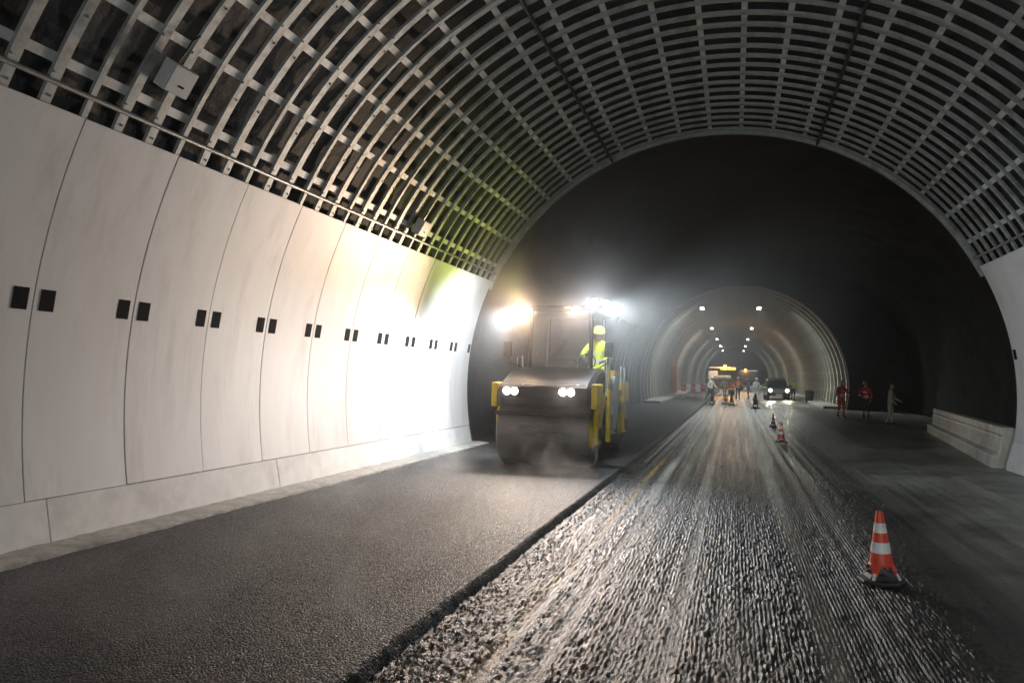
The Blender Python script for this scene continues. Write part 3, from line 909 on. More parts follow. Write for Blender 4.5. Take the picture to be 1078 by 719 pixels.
# workers in the dark bay
make_person('person', 'worker in full red suit with reflective bands, nearest the lit far tunnel', (5.1, 41.0, gz(6, 41)), R(25), standing(0.03, (.12, .05), (.1, .12), .08, .9, .2),
            dict(jacket='hv_red', trousers='hv_red', helmet='white'), 'workers in the dark bay', scale=1.0)
make_person('person', 'worker in red jacket and dark trousers standing in shadow between two others', (6.0, 39.5, gz(6, 39)), R(-20), standing(0.05, (.05, .02), (.06, .1), .0, .2, 1.0),
            dict(jacket='hv_red', trousers='cloth_dark', helmet='red'), 'workers in the dark bay', scale=1.0)
make_person('person', 'worker in pale beige suit and dark helmet standing near the parapet', (6.35, 35.6, gz(6, 35)), R(70), standing(0.05, (.06, .06), (.04, .0), .08, .6, .3),
            dict(jacket='cloth_beige', trousers='cloth_beige', helmet='charcoal', banded=False), 'workers in the dark bay', scale=1.0)
# workers in the lit far tunnel
make_person('person', 'worker in white jacket walking by the red and white barrier', (-1.78, 60.0, gz(0, 60)), R(60), standing(0.08, (.08, .1), (.05, -.1), .36, .5, .3),
            dict(jacket='cloth_white', trousers='cloth_dark', helmet='white', banded=False), 'workers in the far tunnel', scale=1.08)
make_person('person', 'worker in orange high visibility jacket and dark trousers in mid tunnel', (0.25, 66.0, gz(0, 66)), R(10), standing(0.03, (.16, .02), (.16, .02), .05, .9, .9),
            dict(jacket='hv_orange', trousers='cloth_dark', helmet='white'), 'workers in the far tunnel', scale=1.05)
make_person('person', 'worker in pale blue shirt facing the larger white clad worker', (1.15, 70.0, gz(0, 70)), R(-60), standing(0.04, (.08, .04), (.08, .04), .05, .4, .6),
            dict(jacket='cloth_blue', trousers='cloth_blue', helmet='white', banded=False), 'workers in the far tunnel')
make_person('person', 'worker in white overalls carrying nothing, left of the car', (1.62, 64.0, gz(0, 64)), R(35), standing(0.05, (.14, .02), (.12, .06), .12, .5, .8),
            dict(jacket='cloth_white', trousers='cloth_white', helmet='white', banded=False), 'workers in the far tunnel', scale=1.04)
make_person('person', 'worker in orange trousers and white top beside the paving machine', (-0.85, 70.0, gz(0, 70)), R(-20), standing(0.04, (.1, .04), (.1, .04), .06, .4, .4),
            dict(jacket='cloth_white', trousers='hv_orange', helmet='white'), 'workers in the far tunnel', scale=1.02)
make_person('person', 'worker in bright yellow high visibility jacket right of the car', (4.85, 70.0, gz(0, 70)), R(10), standing(0.02, (.08, .02), (.08, .02), .03, .2, .2),
            dict(jacket='hv_yellow', trousers='cloth_dark', helmet='white'), 'workers in the far tunnel', scale=1.04)

# ------------------------------------------------------------------ traffic cones
def cone(loc, label, h=0.72, rz=0.0, name='traffic_cone', dark=False, tilt=(0, 0)):
    root = empty(name, loc, rz)
    root.rotation_euler = (tilt[0], tilt[1], rz)
    tag(root, label, 'traffic cone', 'traffic cones on the road')
    s = h / 0.72
    bm = bmesh.new()                                      # octagonal heavy base with a raised middle
    n = 8
    def octa(w, z, k=.41):
        c = w * k
        return [(-w, -c, z), (-c, -w, z), (c, -w, z), (w, -c, z), (w, c, z), (c, w, z), (-c, w, z), (-w, c, z)]
    lv = [octa(.205, 0), octa(.215, .02), octa(.205, .038), octa(.15, .05, .6), octa(.125, .085, .7)]
    rings = [[bm.verts.new(Vector(p) * s) for p in L_] for L_ in lv]
    for a, b in zip(rings[:-1], rings[1:]):
        for k_ in range(8): bm.faces.new((a[k_], a[(k_ + 1) % 8], b[(k_ + 1) % 8], b[k_]))
    bm.faces.new(rings[0][::-1]); bm.faces.new(rings[-1])
    bm_obj('base', bm, M['cone_base'], root, bevel=.004, seg=1)
    def rad(z): return (.128 - (z - .10) * (.128 - .034) / .60)
    bm = bmesh.new()
    cut = [.07, .21, .33, .45, .57, .70]
    prof = []
    # skirt with four legs is a flared ring; body a tapering shell
    zs = [.16, .17, .26, .262, .36, .362, .47, .472, .58, .582, .70, .705, .69]
    fs = []
    def seg(z0, z1, mi, dr=0.0):
        add_lathe(bm, [(rad(z0) * s + dr, z0 * s), (rad(z1) * s + dr, z1 * s)], None, 28, mi, cap=False)
    seg(.20, .30, 0); seg(.30, .405, 1, .0012); seg(.405, .50, 0); seg(.50, .595, 1, .0012); seg(.595, .70, 0)
    add_lathe(bm, [(rad(.70) * s, .70 * s), (rad(.70) * s * .9, .712 * s), (rad(.70) * s * .7, .712 * s), (rad(.70) * s * .7, .60 * s)], None, 28, 0, cap=False)
    # flared, scalloped skirt: legs reach down, dark arches between them
    n = 32
    ra, rb = [], []
    for k_ in range(n):
        a = 2 * PI * k_ / n + PI / 4
        leg = max(0, math.cos(2 * (a - PI / 4) * 2) ) ** 0.8 if math.cos(4 * (a - PI / 4)) > 0 else 0
        zl = .175 - .115 * leg; rl = rad(.2) + .012 + .045 * leg
        ra.append(bm.verts.new((rad(.2) * s * math.cos(a), rad(.2) * s * math.sin(a), .20 * s)))
        rb.append(bm.verts.new((rl * s * math.cos(a), rl * s * math.sin(a), zl * s)))
    for k_ in range(n):
        f = bm.faces.new((ra[k_], ra[(k_ + 1) % n], rb[(k_ + 1) % n], rb[k_]))
        f.material_index = 0
    o = bm_obj('cone_body', bm, [M['cone_orange'], M['cone_white']] if not dark else [M['cone_base'], M['cone_base']], root, smooth=.7)  # dark variant: backlit silhouette put into the body colour
    for k_ in range(4):
        a = PI / 4 + k_ * PI / 2
        bm = bmesh.new()
        add_box(bm, Vector((math.cos(a) * .168, math.sin(a) * .168, .075)) * s, (.014 * s, .03 * s, .07 * s), Matrix.Rotation(a, 3, 'Z') @ Matrix.Rotation(R(-28), 3, 'Y'))
        bm_obj('foot_tab', bm, M['cone_white'], root)
    return root
cone((1.35, 7.98, MZ + .014), 'large red and white banded traffic cone standing nearest on dark milled road', 0.67, R(12), tilt=(R(1.2), R(-2.5)))
cone((1.36, 24.4, MZ + .01), 'mostly white looking traffic cone in mid road, nearer of the small pair', 0.58, R(5))
cone((1.48, 32.0, MZ + .01), 'small red and white traffic cone just behind the pale one in mid road', 0.52, R(20))
cone((-1.50, 54.5, gz(0, 54.5)), 'cone coloured as a dark silhouette at far left of the lit patch', 0.85, R(10), dark=True)
cone((-0.62, 56.0, gz(0, 56)), 'orange traffic cone beside a dark one ahead of the paving machine', 0.95, R(30))
cone((-0.20, 54.5, gz(0, 54.5)), 'cone coloured as a dark silhouette immediately right of the distant orange cone', 0.85, R(0), dark=True)
cone((1.25, 50.0, gz(0, 50)), 'cone coloured as a dark silhouette at right of the lit patch, left of the car', 0.95, R(0), dark=True)

# ------------------------------------------------------------------ barrier board, site bin
def barrier(loc, rz, label):
    root = empty('barrier_board', loc, rz)
    tag(root, label, 'barrier', 'barriers at the far left')
    for z in (0.62, 0.98):
        bm = bmesh.new()
        for i in range(5):
            add_box(bm, (-.8 + .4 * i, 0, z), (.399, .03, .24), None, i % 2)
        bm_obj('plank', bm, [M['red'], M['white']], root)
    for sx in (-.85, .85):
        bm = bmesh.new(); add_box(bm, (sx, .045, .6), (.06, .05, 1.2)); add_box(bm, (sx, .045, .03), (.12, .6, .06)); bm_obj('leg', bm, M['white'], root)
barrier((-3.35, 66.0, gz(-3, 66)), R(8), 'mainly red barrier board against the distant left wall')
barrier((-2.75, 69.0, gz(-3, 69)), R(-12), 'red and white barrier board just behind the worker in white')
root = empty('rubber_bin', (5.45, 62.0, gz(5, 62)))
tag(root, 'black bin standing at the right foot of the far tunnel wall', 'bin')
bm = bmesh.new(); add_lathe(bm, [(.24, 0), (.27, .05), (.33, .78), (.35, .80)], None, 20); bm_obj('tub', bm, M['rubber'], root, smooth=.6)
bm = bmesh.new(); add_lathe(bm, [(.36, .80), (.36, .85), (.25, .93), (.08, .95)], None, 20); bm_obj('lid', bm, M['rubber'], root, smooth=.6)

# ------------------------------------------------------------------ off-road car facing us
def make_car(loc, rz):
    root = empty('parked_car', loc, rz)
    tag(root, 'grey off road car facing us with yellowish headlights on', 'car')
    bm = bmesh.new()
    # side profile (y forward = -y), extruded with tumblehome
    lower = [(-2.25, .45), (-2.32, .70), (-2.22, .98), (-1.15, 1.08), (2.15, 1.08), (2.25, .85), (2.2, .45)]
    wid = .93
    secs = []
    for x in (-wid, -wid * .97, wid * .97, wid):
        ins = .05 if abs(x) == wid else 0
        secs.append([bm.verts.new((x, y * (1 - ins * .2), z - (ins * .6 if z > .8 else -ins * .4))) for y, z in lower])
    n = len(lower)
    for a, b in zip(secs[:-1], secs[1:]):
        for i in range(n): bm.faces.new((a[i], a[(i + 1) % n], b[(i + 1) % n], b[i]))
    bm.faces.new(secs[0][::-1]); bm.faces.new(secs[-1])
    # greenhouse
    gb = [(-.93 * .92, -1.10, 1.07), (.93 * .92, -1.10, 1.07), (.93 * .92, 2.1, 1.07), (-.93 * .92, 2.1, 1.07)]
    gt = [(-.70, -.45, 1.78), (.70, -.45, 1.78), (.70, 1.95, 1.80), (-.70, 1.95, 1.80)]
    a = [bm.verts.new(p) for p in gb]; b = [bm.verts.new(p) for p in gt]
    for i in range(4): bm.faces.new((a[i], a[(i + 1) % 4], b[(i + 1) % 4], b[i]))
    bm.faces.new(b); bm.faces.new(a[::-1])
    bm_obj('body', bm, M['carpaint'], root, smooth=.5, bevel=.035)
    def quad(name, pts, m, th=.012):
        bm = bmesh.new(); vs = [bm.verts.new(p) for p in pts]; f = bm.faces.new(vs)
        f.normal_update(); nn = f.normal.copy()
        r = bmesh.ops.extrude_face_region(bm, geom=[f])
        bmesh.ops.translate(bm, verts=[g_ for g_ in r['geom'] if isinstance(g_, bmesh.types.BMVert)], vec=nn * th)
        return bm_obj(name, bm, m, root)
    quad('windscreen', [(-.76, -1.06, 1.13), (.76, -1.06, 1.13), (.64, -.53, 1.71), (-.64, -.53, 1.71)], M['carglass'], .02)
    for s in (-1, 1):
        quad('side_window', [(s * .855, -.85, 1.15), (s * .855, 1.9, 1.15), (s * .735, 1.8, 1.70), (s * .735, -.35, 1.70)][::-s], M['carglass'], .02)
    bm = bmesh.new()
    for i in range(4): add_box(bm, (0, -2.315, .68 + .07 * i), (.84, .03, .035))
    add_box(bm, (0, -2.295, .78), (.9, .02, .32), None, 1)
    bm_obj('grille', bm, [M['carwhite'], M['slot']], root)
    bm = bmesh.new(); add_box(bm, (0, -2.36, .50), (1.8, .16, .2)); bm_obj('bumper', bm, M['charcoal'], root, bevel=.04)
    bm = bmesh.new(); add_box(bm, (0, -2.452, .50), (.5, .01, .11)); bm_obj('number_plate', bm, M['white'], root)
    for s in (-1, 1):
        Mh = Matrix.Translation((s * .66, -2.30, .84)) @ Matrix.Rotation(PI / 2, 4, 'X')
        bm = bmesh.new(); add_lathe(bm, [(.15, -.02), (.15, .03), (.125, .035), (.12, .02), (.12, -.02)], Mh, 20); bm_obj('headlight_ring', bm, M['chrome'], root)
        bm = bmesh.new(); add_lathe(bm, [(.14, .03), (.10, .05), (.02, .06)], Mh, 20); bm_obj('headlight', bm, M['lens_car'], root, smooth=1)
        light('car_light', 'SPOT', (s * .66, -2.46, .84), 160, (1, .9, .68), root, (0, -1, .0), spot_size=R(60), spot_blend=.8, shadow_soft_size=.1)
        bm = bmesh.new(); add_box(bm, (s * 1.03, -.85, 1.2), (.2, .1, .15)); add_box(bm, (s * .93, -.83, 1.15), (.1, .04, .04)); bm_obj('mirror', bm, M['charcoal'], root, bevel=.015)
    bm = bmesh.new()
    add_box(bm, (0, -.35, 1.845), (1.25, .12, .05)); add_box(bm, (0, 1.7, 1.855), (1.25, .12, .05))
    for s in (-1, 1): add_box(bm, (s * .6, .65, 1.88), (.05, 2.5, .04))
    bm_obj('roof_rack', bm, M['charcoal'], root)
    for s in (-1, 1):
        for y in (-1.4, 1.45):
            Mw = Matrix.Translation((s * .80, y, .39)) @ Matrix.Rotation(PI / 2, 4, 'Y')
            bm = bmesh.new(); add_lathe(bm, [(.25, -.12), (.36, -.125), (.39, -.09), (.39, .09), (.36, .125), (.25, .12)], Mw, 28); w = bm_obj('wheel', bm, M['tyre'], root, smooth=.6)
            bm = bmesh.new(); add_lathe(bm, [(.24, -.128), (.2, -.10), (.08, -.13)], Mw, 16) if s < 0 else add_lathe(bm, [(.24, .128), (.2, .10), (.08, .13)], Mw, 16)
            bm_obj('rim', bm, M['carwhite'], w)
make_car((3.42, 69.0, gz(3, 69)), R(2))

# ------------------------------------------------------------------ paving machine and truck in the distance
def make_paver(loc):
    root = empty('paving_machine', loc, R(4))
    tag(root, 'dark paving machine with canopy and amber beacon beyond the workers', 'paver')
    bm = bmesh.new(); add_box(bm, (0, 1.2, 1.1), (2.3, 3.8, 1.1)); bm_obj('chassis', bm, M['charcoal'], root, bevel=.06)
    bm = bmesh.new()
    add_prism(bm, [(-1.5, .55), (-1.75, 1.35), (-1.62, 1.35), (-1.35, .65), (1.35, .65), (1.62, 1.35), (1.75, 1.35), (1.5, .55)], -1.9, -.75)
    bm_obj('screed', bm, M['yellow'], root)
    for s in (-1, 1):
        bm = bmesh.new(); add_prism(bm, [(-.5, .02), (2.9, .02), (3.2, .35), (2.9, .68), (-.5, .68), (-.8, .35)], s * 1.0 - .19, s * 1.0 + .19, axis='x'); bm_obj('crawler_track', bm, M['rubber'], root, bevel=.03)
        for y in (-.1, 2.2):
            bm = bmesh.new(); add_tube(bm, [(s * 1.05, y, 1.6), (s * 1.05, y, 2.75)], .04, 8); bm_obj('canopy_post', bm, M['charcoal'], root)
    bm = bmesh.new(); add_box(bm, (0, 1.05, 2.8), (2.7, 2.9, .10)); bm_obj('canopy', bm, M['white'], root, bevel=.03)
    bm = bmesh.new(); add_box(bm, (-.95, -.42, 2.0), (.9, .06, .9)); bm_obj('side_panel', bm, M['white'], root, bevel=.02)
    bm = bmesh.new(); add_box(bm, (0, -.45, 1.85), (1.6, .3, .3)); bm_obj('console', bm, M['lightgrey'], root, bevel=.03)
    bm = bmesh.new(); add_lathe(bm, [(.12, 0), (.12, .16), (.08, .2)], Matrix.Translation((.25, -.35, 2.86)), 16); bm_obj('beacon', bm, M['amber'], root, smooth=.8)
    bm = bmesh.new(); add_box(bm, (.55, -.44, 2.66), (1.5, .05, .10)); bm_obj('warning_strip', bm, M['amber_soft'], root)
    for s in (-1, 1):
        bm = bmesh.new(); add_box(bm, (s * 1.05, -.76, 1.0), (.18, .04, .12)); bm_obj('tail_lamp', bm, M['taillight'], root)
    light('beacon_light', 'POINT', (.25, -.62, 2.98), 420, (1, .42, .03), root, shadow_soft_size=.1)
make_paver((-1.25, 82.0, gz(0, 82)))
def make_truck(loc):
    root = empty('tipper_truck', loc, R(-3))
    tag(root, 'dark tipper truck with orange beacon far down the tunnel', 'truck')
    bm = bmesh.new(); add_prism(bm, [(-1.2, 1.2), (-1.25, 2.6), (1.25, 2.6), (1.2, 1.2)], -2.2, 2.6); bm_obj('tipper_body', bm, M['charcoal'], root, bevel=.04)
    bm = bmesh.new(); add_box(bm, (0, 3.7, 1.75), (2.3, 1.6, 2.1)); bm_obj('cab', bm, M['white'], root, bevel=.1)
    bm = bmesh.new(); add_box(bm, (0, .8, .95), (.9, 6.6, .3)); bm_obj('chassis', bm, M['charcoal'], root)
    for s in (-1, 1):
        for y in (-1.3, 0.0, 3.6):
            bm = bmesh.new(); add_lathe(bm, [(.3, -.15), (.5, -.15), (.52, 0), (.5, .15), (.3, .15)], Matrix.Translation((s * 1.0, y, .52)) @ Matrix.Rotation(PI / 2, 4, 'Y'), 22); bm_obj('wheel', bm, M['tyre'], root, smooth=.6)
        bm = bmesh.new(); add_box(bm, (s * .95, -2.26, .98), (.3, .05, .13)); bm_obj('tail_lamp', bm, M['taillight'], root)
    bm = bmesh.new(); add_lathe(bm, [(.13, 0), (.13, .18), (.08, .22)], Matrix.Translation((-.3, -2.0, 2.62)), 16); bm_obj('beacon', bm, M['amber'], root, smooth=.8)
    light('beacon_light', 'POINT', (-.3, -2.3, 2.75), 300, (1, .42, .03), root, shadow_soft_size=.1)
make_truck((1.75, 108.0, gz(1, 108)))

# ------------------------------------------------------------------ tandem road roller
def make_roller(loc, rz):
    root = empty('road_roller', loc, rz)
    tag(root, 'yellow and charcoal tandem road roller with its lamps on, front drum facing us', 'road roller')
    W, DR = 1.84, 0.64
    FYd, RYd = -1.80, 1.86
    MX = Matrix.Rotation(PI / 2, 4, 'Y')
    for y in (FYd, RYd):
        bm = bmesh.new()
        add_lathe(bm, [(DR - .05, -W / 2 + .10), (DR - .045, -W / 2 + .005), (DR - .02, -W / 2), (DR, -W / 2 + .02), (DR, W / 2 - .02), (DR - .02, W / 2), (DR - .045, W / 2 - .005), (DR - .05, W / 2 - .10)],
                  Matrix.Translation((0, y, DR)) @ MX, 72)
        d = bm_obj('drum', bm, M['drum'], root, smooth=.5)
        for s in (-1, 1):
            bm = bmesh.new()
            add_lathe(bm, [(.30, 0), (.30, .10), (.24, .14), (.08, .15)], Matrix.Translation((s * (W / 2 - .13), y, DR)) @ (MX if s > 0 else Matrix.Rotation(-PI / 2, 4, 'Y')), 24)
            bm_obj('drum_hub', bm, M['yellow'], d, smooth=.6)
            # fork arm at each side of the drum
            bm = bmesh.new()
            q = -1 if y < 0 else 1
            pts = [(y - .17, DR - .2), (y + .17, DR - .2), (y + .30, DR + .25), (y - q * .55 + .22, 1.40), (y - q * .40 - .28, 1.46), (y - .30, DR + .35)]
            add_prism(bm, pts, s * (W / 2 + .03), s * (W / 2 + .105), axis='x')
            a = bm_obj('fork_arm', bm, M['yellow'], root, bevel=.018)
            bm = bmesh.new(); add_lathe(bm, [(.13, 0), (.13, .03), (.09, .05)], Matrix.Translation((s * (W / 2 + .1), y, DR)) @ (MX if s > 0 else Matrix.Rotation(-PI / 2, 4, 'Y')), 20)
            bm_obj('bearing_cap', bm, M['charcoal'], a, smooth=.6)
        # scraper bar and spray bar in front / behind
        q = -1 if y < 0 else 1
        bm = bmesh.new(); add_box(bm, (0, y + q * (.60), 1.03), (W + .05, .05, .08)); bm_obj('scraper_bar', bm, M['charcoal'], root, bevel=.008)
        bm = bmesh.new(); add_tube(bm, [(-W / 2, y + q * .48, 1.22), (W / 2, y + q * .48, 1.22)], .022, 10); bm_obj('spray_bar', bm, M['blackplastic'], root, smooth=.8)
    # front hood: sloping nose over the drum
    bm = bmesh.new()
    prof = [(-2.42, 1.20), (-2.46, 1.34), (-2.40, 1.55), (-2.25, 1.64), (-1.55, 1.86), (-1.05, 1.95), (-.95, 1.90), (-.95, 1.10), (-1.30, 1.34), (-2.3, 1.30)]
    cols_ = []
    for x, ins, dz in ((-.94, .14, -.07), (-.86, .04, -.015), (-.5, 0, .0), (0, -.02, .012), (.5, 0, .0), (.86, .04, -.015), (.94, .14, -.07)):
        cols_.append([bm.verts.new((x, y + (ins if y < -2.2 else 0), z + (dz if z > 1.5 else 0))) for y, z in prof])
    for a, b in zip(cols_[:-1], cols_[1:]):
        for i in range(len(prof)): bm.faces.new((a[i], a[(i + 1) % len(prof)], b[(i + 1) % len(prof)], b[i]))
    bm.faces.new(cols_[0][::-1]); bm.faces.new(cols_[-1])
    hood = bm_obj('front_hood', bm, M['charcoal'], root, smooth=.45, bevel=.012)
    bm = bmesh.new(); add_tube(bm, [(-.82, -2.32, 1.60), (-.55, -2.405, 1.585), (0, -2.43, 1.58), (.55, -2.405, 1.585), (.82, -2.32, 1.60)], .010, 8); bm_obj('hood_trim', bm, M['chrome'], hood, smooth=.8)
    bm = bmesh.new()
    for i in range(5): add_box(bm, (0, -2.468, 1.36 + i * .035), (.72, .02, .014))
    bm_obj('hood_grille', bm, M['blackplastic'], hood)
    for s in (-1, 1):
        bm = bmesh.new(); add_box(bm, (s * 1.0, -1.98, 1.38), (.12, .70, .48)); bm_obj('corner_cheek', bm, M['yellow'], root, bevel=.03)
    # headlights in the nose
    lens = []
    for x in (-.62, .50):
        bm = bmesh.new(); add_box(bm, (x, -2.455, 1.46), (.34, .05, .18)); h = bm_obj('headlight_housing', bm, M['blackplastic'], root, bevel=.012)
        for dx in (-.078, .078):
            bm = bmesh.new(); add_lathe(bm, [(.072, 0), (.062, .014), (.02, .02)], Matrix.Translation((x + dx, -2.481, 1.46)) @ Matrix.Rotation(PI / 2, 4, 'X'), 18); bm_obj('lens', bm, M['lens_warm'], h, smooth=1)
    # middle frame, articulation joint and deck
    bm = bmesh.new(); add_box(bm, (0, -.62, .98), (1.0, .9, .62)); bm_obj('front_frame', bm, M['charcoal'], root, bevel=.03)
    bm = bmesh.new(); add_lathe(bm, [(.16, .55), (.2, .6), (.2, 1.2), (.16, 1.25)], Matrix.Translation((0, -.1, 0)), 20); bm_obj('joint', bm, M['charcoal'], root, smooth=.6)
    bm = bmesh.new(); add_box(bm, (0, .75, .95), (1.1, 1.1, .62)); bm_obj('rear_frame', bm, M['charcoal'], root, bevel=.03)
    bm = bmesh.new(); add_box(bm, (0, -.05, 1.30), (1.86, 1.75, .07)); bm_obj('deck', bm, M['charcoal'], root, bevel=.015)
    # rear engine cover
    bm = bmesh.new()
    add_prism(bm, [(.9, 1.30), (.9, 1.92), (1.7, 1.88), (2.45, 1.66), (2.55, 1.35), (2.4, 1.24)], -.88, .88, axis='x')
    bm_obj('engine_cover', bm, M['yellow'], root, smooth=.4, bevel=.05)
    # right hand side bodywork: steps, light grey tank, yellow posts
    for s in (-1, 1):
        bm = bmesh.new(); add_prism(bm, [(.15, .55), (.15, 1.62), (.42, 1.78), (.95, 1.78), (.95, 1.05), (.62, .62)], s * .93 - .06, s * .93 + .06, axis='x'); bm_obj('side_tank', bm, M['lightgrey'], root, bevel=.03)
        bm = bmesh.new(); add_box(bm, (s * .95, -.28, .92), (.10, .14, 1.12)); bm_obj('side_post', bm, M['yellow'], root, bevel=.02)
        bm = bmesh.new(); add_box(bm, (s * .95, -.02, .55), (.22, .40, .04)); add_box(bm, (s * .95, -.02, .93), (.20, .40, .04)); bm_obj('step', bm, M['zinc'], root, bevel=.006)
        bm = bmesh.new(); add_box(bm, (s * 1.0, 1.75, 1.42), (.14, .9, .5)); bm_obj('rear_cheek', bm, M['yellow'], root, bevel=.04)
        bm = bmesh.new(); add_tube(bm, [(s * .96, -.75, 1.33), (s * .98, -.75, 2.15), (s * .98, -.35, 2.2), (s * .96, -.3, 1.33)], .018, 8); bm_obj('handrail', bm, M['chrome'], root, smooth=.8)
        bm = bmesh.new(); add_tube(bm, [(s * .80, -.95, 1.92), (s * 1.06, -1.15, 2.05), (s * 1.08, -1.16, 2.35)], .014, 8); add_box(bm, (s * 1.08, -1.17, 2.32), (.16, .05, .30)); bm_obj('mirror', bm, M['blackplastic'], root)
    bm = bmesh.new(); add_tube(bm, [(1.02, 1.05, 1.6), (1.02, 1.05, 2.0), (1.02, 1.6, 2.0), (1.02, 1.6, 1.65)], .025, 10); bm_obj('guard_rail', bm, M['chrome'], root, smooth=.8)
    # cab: four posts, roof, glass, wheel, seat
    for sx in (-.66, .64):
        for y, y2 in ((-.92, -.78), (.82, .80)):
            bm = bmesh.new(); add_tube(bm, [(sx * 1.05, y, 1.32), (sx, y2, 3.12)], .042, 10); bm_obj('cab_post', bm, M['charcoal'], root, smooth=.8)
    bm = bmesh.new(); add_box(bm, (-.01, 0, 3.19), (1.60, 2.05, .12)); bm_obj('cab_roof', bm, M['charcoal'], root, bevel=.045, seg=3)
    bm = bmesh.new(); vs = [bm.verts.new(p) for p in ((-.64, -.915, 1.96), (.62, -.915, 1.96), (.60, -.79, 3.10), (-.62, -.79, 3.10))]; bm.faces.new(vs)
    r_ = bmesh.ops.extrude_face_region(bm, geom=bm.faces[:]); bmesh.ops.translate(bm, verts=[g_ for g_ in r_['geom'] if isinstance(g_, bmesh.types.BMVert)], vec=(0, .008, 0))
    bm_obj('windscreen', bm, M['glass'], root)
    bm = bmesh.new(); add_tube(bm, [(-.3, -.955, 2.02), (.12, -.90, 2.55)], .012, 6); bm_obj('wiper', bm, M['blackplastic'], root)
    bm = bmesh.new(); add_box(bm, (0, -.55, 1.72), (.55, .35, .8)); bm_obj('dashboard', bm, M['blackplastic'], root, bevel=.05)
    st = bmesh.new()
    ring = [(.50 + .19 * math.cos(t_ * PI / 12), -.52 + .08 * math.sin(t_ * PI / 12), 2.08 + .17 * math.sin(t_ * PI / 12)) for t_ in range(25)]
    add_tube(st, ring, .014, 8, cap=False); add_tube(st, [(.5, -.42, 1.8), (.5, -.52, 2.08)], .02, 8); bm_obj('steering_wheel', st, M['blackplastic'], root, smooth=.8)
    bm = bmesh.new(); add_box(bm, (.60, .02, 1.80), (.46, .46, .14)); add_box(bm, (.60, .27, 2.10), (.44, .12, .58), rotm(x=-8)); add_box(bm, (.6, .02, 1.56), (.3, .3, .4)); bm_obj('seat', bm, M['blackplastic'], root, bevel=.04)
    # roof lamps
    lamps = [(-.98, -.70, 3.20, 'cold'), (-.66, -1.08, 3.13, 'warm'), (.36, -1.08, 3.15, 'warm'), (.74, -.98, 3.32, 'cold'), (.96, -.90, 3.30, 'cold')]
    for x, y, z, k_ in lamps:
        bm = bmesh.new()
        add_box(bm, (x, y + .05, z), (.19, .11, .15))
        h = bm_obj('work_lamp', bm, M['blackplastic'], root, bevel=.02)
        bm = bmesh.new(); add_lathe(bm, [(.068, 0), (.06, .012), (.02, .02)], Matrix.Translation((x, y - .006, z)) @ Matrix.Rotation(PI / 2, 4, 'X'), 20); bm_obj('lens', bm, M['lens_' + k_], h, smooth=1)
        bm = bmesh.new(); xr = max(-.72, min(.70, x)); add_tube(bm, [(x, y + .09, z), (xr, max(y + .2, -.92), 3.19)], .018, 8); bm_obj('lamp_bracket', bm, M['charcoal'], h)
    # roof beacon added to go with the yellow-green tint on the wall
    bm = bmesh.new(); add_lathe(bm, [(.07, 0), (.07, .12), (.04, .15)], Matrix.Translation((-.55, .72, 3.25)), 16); bm_obj('beacon', bm, emit('added_beacon_lime', (.75, 1.0, .08), 6), root, smooth=.8)
    return root
RX, RYp = -3.57, 16.70
roller = make_roller((RX, RYp, 0.012), 0.0)

# operator, seated at the right side of the cab and leaning out
P = dict(hip=(0, .06, .16), waist=(.02, .05, .36), chest=(.04, .0, .60), neck=(.06, -.05, .78), head=(.07, -.10, .91), face=(-.15, -1, -.25),
         shL=(.25, -.02, .65), elL=(.36, -.20, .43), wrL=(.24, -.40, .33), shR=(-.16, -.02, .66), elR=(-.27, -.24, .46), wrR=(-.18, -.46, .36),
         thL=(.11, -.02, .10), knL=(.15, -.44, .12), anL=(.15, -.48, -.30), toeL=(.16, -.64, -.37), thR=(-.11, -.02, .10), knR=(-.13, -.44, .12), anR=(-.13, -.48, -.30), toeR=(-.14, -.64, -.37))
make_person('person', 'roller operator in bright yellow jacket seated at the right of the cab', (RX + .62, RYp - .02, 1.80), 0.0, P, dict(jacket='hv_yellow', trousers='hv_yellow', helmet='hv_yellow', hand='glove'), None, True, 1.0)

# lamp light from the roller, and added spots
def rl(x, y, z, e_, col, aim, size=110, soft=.05, blend=.7):
    return light('roller_or_added_light', 'SPOT', (x, y, z), e_, col, roller, aim, spot_size=R(size), spot_blend=blend, shadow_soft_size=soft)
WARM, COLD, LIME = (1.0, .76, .56), (.82, .91, 1.0), (.78, 1.0, .10)
rl(-.62, -2.52, 1.46, 210, (1.0, .86, .76), (-.05, -1, -.02), 120)
rl(.50, -2.52, 1.46, 210, (1.0, .86, .76), (.15, -1, -.02), 120)
rl(-.66, -1.14, 3.13, 950, (1.0, .70, .47), (-.34, -1, -.20), 125, blend=1.0)
rl(.36, -1.14, 3.15, 480, (1.0, .74, .58), (.12, -1, -.26), 95, blend=1.0)
rl(.74, -1.04, 3.32, 580, COLD, (.16, -1, -.27), 110, blend=1.0)
rl(.96, -.96, 3.30, 950, (.80, .92, 1.0), (1, -.10, -.70), 140, blend=1.0)
rl(.98, -.60, 3.34, 150, COLD, (-.25, .7, -.8), 110)
rl(1.02, -.55, 3.30, 1000, (.97, .95, .90), (9.4, 13.6, -2.6), 56, blend=1.0)  # added beam to brighten the parapet, not a roller lamp
rl(-1.02, -.80, 3.18, 1500, (.86, .93, 1.0), (-1, -1.5, -1.15), 78, blend=1.0)
rl(-1.02, -.60, 3.24, 2300, (.84, .92, 1.0), (-1, -.62, -1.30), 96, blend=1.0)
rl(-1.02, -.55, 3.20, 650, (.88, .94, 1.0), (-1, .50, -.60), 150, blend=1.0)
rl(-.98, -.5, 3.45, 110, (.88, 1.0, .14), (-.8, -.25, .85), 140, blend=1.0)  # added spot tinting the upper wall yellow-green

